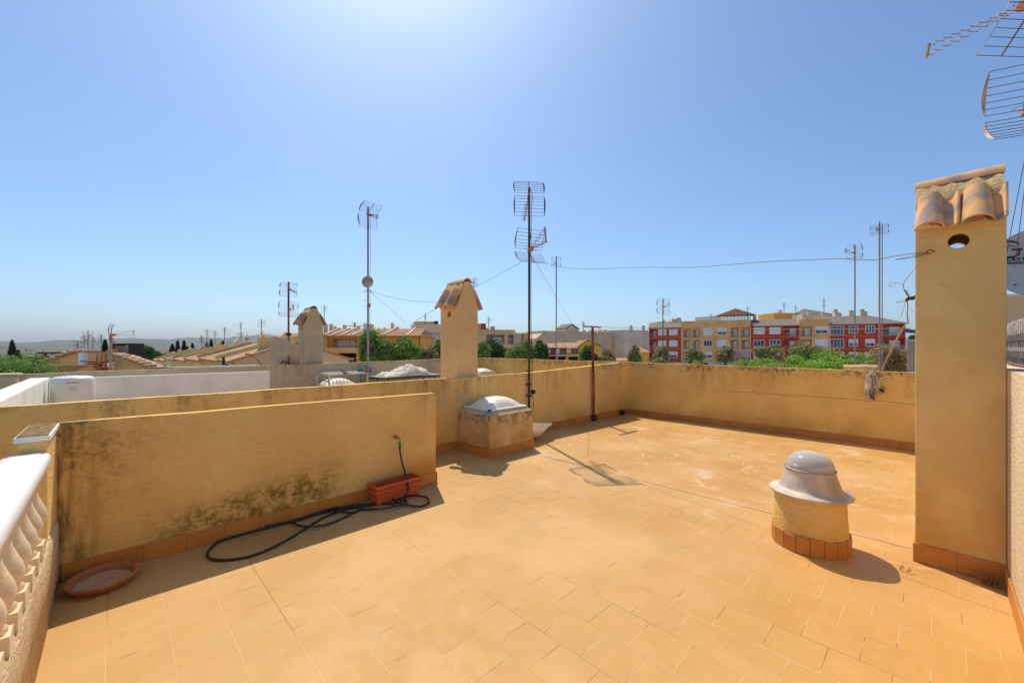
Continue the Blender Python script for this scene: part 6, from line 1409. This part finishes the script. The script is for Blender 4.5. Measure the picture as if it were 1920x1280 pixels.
f = gable_house('stained beige gable with tiled verge rising to the right, behind the farther parapet', [(64, 690), (100, 676.5), (134, 664), (160, 661)], 24)
f.boxp('end_pier', M['whiteframe'], f.u(163.5), f.u(173), -0.5, -0.26, f.z(160, 688), f.z(160, 661)); 
b = MB(); b.add([(f.u(120), -1.8, f.z(120, 702)), (f.u(176), -1.8, f.z(176, 683)), (f.u(182), -0.5, f.z(182, 684)), (f.u(132), -0.5, f.z(132, 703)), (f.u(120), -1.8, f.z(120, 704)), (f.u(176), -1.8, f.z(176, 685)), (f.u(182), -0.5, f.z(182, 686)), (f.u(132), -0.5, f.z(132, 705))], [(0, 1, 2, 3), (4, 7, 6, 5), (0, 4, 5, 1), (1, 5, 6, 2), (2, 6, 7, 3), (3, 7, 4, 0)]); b.build('lean_to_roof', M['clayfar'], f.o)
f = Facade('brick_wall', 'orange brick wall with cluttered rusty bars between the two left gables', 'wall', 173, 27, 215, 27)
nb_ = NT('orange_bricks', 0.9, 0.1); P = nb_.obj(); cmb = nb_.node('ShaderNodeCombineXYZ'); q = nb_.xyz(P); nb_.set(cmb.inputs[0], q[0]); nb_.set(cmb.inputs[1], q[2]); br = nb_.node('ShaderNodeTexBrick'); nb_.set(br.inputs['Vector'], cmb.outputs[0]); br.inputs['Scale'].default_value = 1; br.inputs['Brick Width'].default_value = 0.3; br.inputs['Row Height'].default_value = 0.12; br.inputs['Color1'].default_value = (0.50, 0.20, 0.07, 1); br.inputs['Color2'].default_value = (0.62, 0.30, 0.12, 1); br.inputs['Mortar'].default_value = (0.5, 0.38, 0.25, 1); nb_.col(br.outputs['Color']); M['brick'] = nb_.m
b = MB(); b.prism([(0, 0), (f.L, 0), (f.L, f.z(205, 655)), (f.u(201), f.z(205, 655)), (f.u(198), f.z(200, 660)), (0, f.z(180, 660.5))], 0, 0.25, 'y'); b.build('wall', M['brick'], f.o)
rn = random.Random(17); b = MB()
for k in range(30):
    a = at(rn.uniform(178, 216), rn.uniform(676, 694), 24 + rn.uniform(-1, 1)); b.bar(a, a + Vector((rn.uniform(-.9, .9), rn.uniform(-.9, .9), rn.uniform(-.15, .25))), 0.06)
for px in (182, 190, 199, 213): a = at(px, 694, 24); b.bar(a, Vector((a.x, a.y, at(px, 664, 24).z)), 0.05)
tag(b.build('scrap_pile', M['rust']), 'heap of rusty bars and orange scrap in front of the orange brick wall', 'scrap')
o = MB().box(-0.5, 0.5, -0.1, 0.1, -0.9, 0.0).build('board', M['beige2']); o.location = at(219, 681, 23.5); o.rotation_euler = (radians(15), 0, radians(-44)); tag(o, 'pale leaning board between the scrap and the second gable', 'board')
gable_house('second stained gable sloping down to the right, below the black slatted box', [(214, 668.5), (224, 669), (246, 677), (264, 682), (285, 692)], 23)
f = Facade('slatted_box', 'black slatted box with pale rails beside the grid antenna on the left', 'roof equipment', 209, 28, 245, 28); z0, z1 = f.z(220, 668), f.z(220, 643.5)
b = MB(); b.box(0, f.u(217), 0, 1.0, z0, z1).box(f.u(217), f.L, 0.7, 1.0, z0, z1).box(f.u(217), f.L, 0, 0.7, z1 - 0.08, z1).box(f.L - 0.08, f.L, 0, 0.7, z0, z1 - .08); b.build('housing', M['dark'], f.o); b = MB()
for k in range(9): z_ = z0 + 0.10 + (z1 - z0 - 0.3) * k / 8; b.box(f.u(218), f.L - 0.1, -0.04, 0.0, z_, z_ + 0.035)
b.bar((f.u(216), -0.06, z0), (f.u(218), -0.06, z1 - .3), 0.06).bar((f.u(232), -0.06, z0), (f.u(239), -0.06, z1 - .1), 0.06).bar((f.u(239), -0.06, z0), (f.u(241), -0.06, z1 - .1), 0.05); b.build('slats', M['wood'], f.o)
for px in (209, 244): f.boxp('leg', M['rust'], f.u(px), f.u(px) + 0.1, 0.1, 0.25, 0, z0 - 0.01)
f = Facade('pergola', 'dark flat roofed pergola behind the left gable', 'pergola', 70, 40, 146, 40); z0 = f.z(100, 663.5)
f.boxp('roof', M['dark'], 0, f.L, 0, 5, z0, z0 + 0.18)
for px in (75, 80, 86, 104, 125, 143): f.boxp('post', M['rust'], f.u(px), f.u(px) + 0.22, 0.2 + (px % 3), 0.42 + (px % 3), 0, z0 - 0.002)
f = Facade('low_wall', 'long low pale orange wall behind the second gable at the left', 'wall', 226, 34, 262, 34); f.boxp('wall', M['orange'], 0, f.u(250), 0, 0.2, 0, f.z(230, 668)); f.boxp('post', M['beige2'], f.u(256), f.u(260), -0.1, 0.2, 0, f.z(258, 656))
f = Facade('stair_house', 'cream rendered stair house behind the picket fence and the logo dish', 'building', 1880, 14, 2050, 14); zt_ = f.z(1900, 556); f.wall('wall', M['tan'], 0, f.L, 0, zt_); f.body('side_wall', M['tan'], 0, f.L, 0, zt_, 3); f.boxp('coping', M['beige2'], -0.05, f.L + 0.05, -0.05, 0.2, zt_ + 0.002, zt_ + 0.08)
# pale sheet roof down on the left
t = thing('sheet_roof', 'pale weathered sheet roof at the left edge beyond the white parapet', 'roof', at(-20, 735, 11)); t.rotation_euler = (0, 0, radians(-44))
b = MB()
for k in range(5): b.box(-14.0, (0.55, 0.55, 0.3, -1.4, -3.3)[k], -4.0 + k * 1.6, -4.0 + k * 1.6 + 1.56, -0.1 - 0.01 * (k % 2), 0.0 - 0.01 * (k % 2))
sm = NT('weathered_sheets', 0.85, 0.15); P = sm.pos(); sm.col(sm.mix(sm.mr(sm.noise(P, 1.2, 6, 0.7), 0.4, 0.65), (0.60, 0.59, 0.55), (0.34, 0.33, 0.30))); b.build('sheets', sm.m, t)
b = MB(); b.bar((-12, 4.2, 0.12), (-4.4, 4.2, 0.12), 0.12).bar((-7.5, 4.1, 0.2), (-4.4, 4.0, 0.55), 0.08); b.build('beams', M['wood'], t)
# far field hedges on the plain and village specks
rn = random.Random(77)

# ------------------------------------------------------------------ haze
hz = NT('haze', 1, 0); nt_ = hz.t; nt_.nodes.remove(hz.p); pv = nt_.nodes.new('ShaderNodeVolumePrincipled'); pv.inputs['Color'].default_value = (0.90, 0.95, 1.0, 1); pv.inputs['Density'].default_value = 0.00010
nt_.links.new(pv.outputs[0], nt_.nodes['Material Output'].inputs['Volume'])
b = MB(); b.box(-16050, 16050, -16050, 16050, GZ - 1.0, 262); o = stuff(b.build('haze', hz.m))
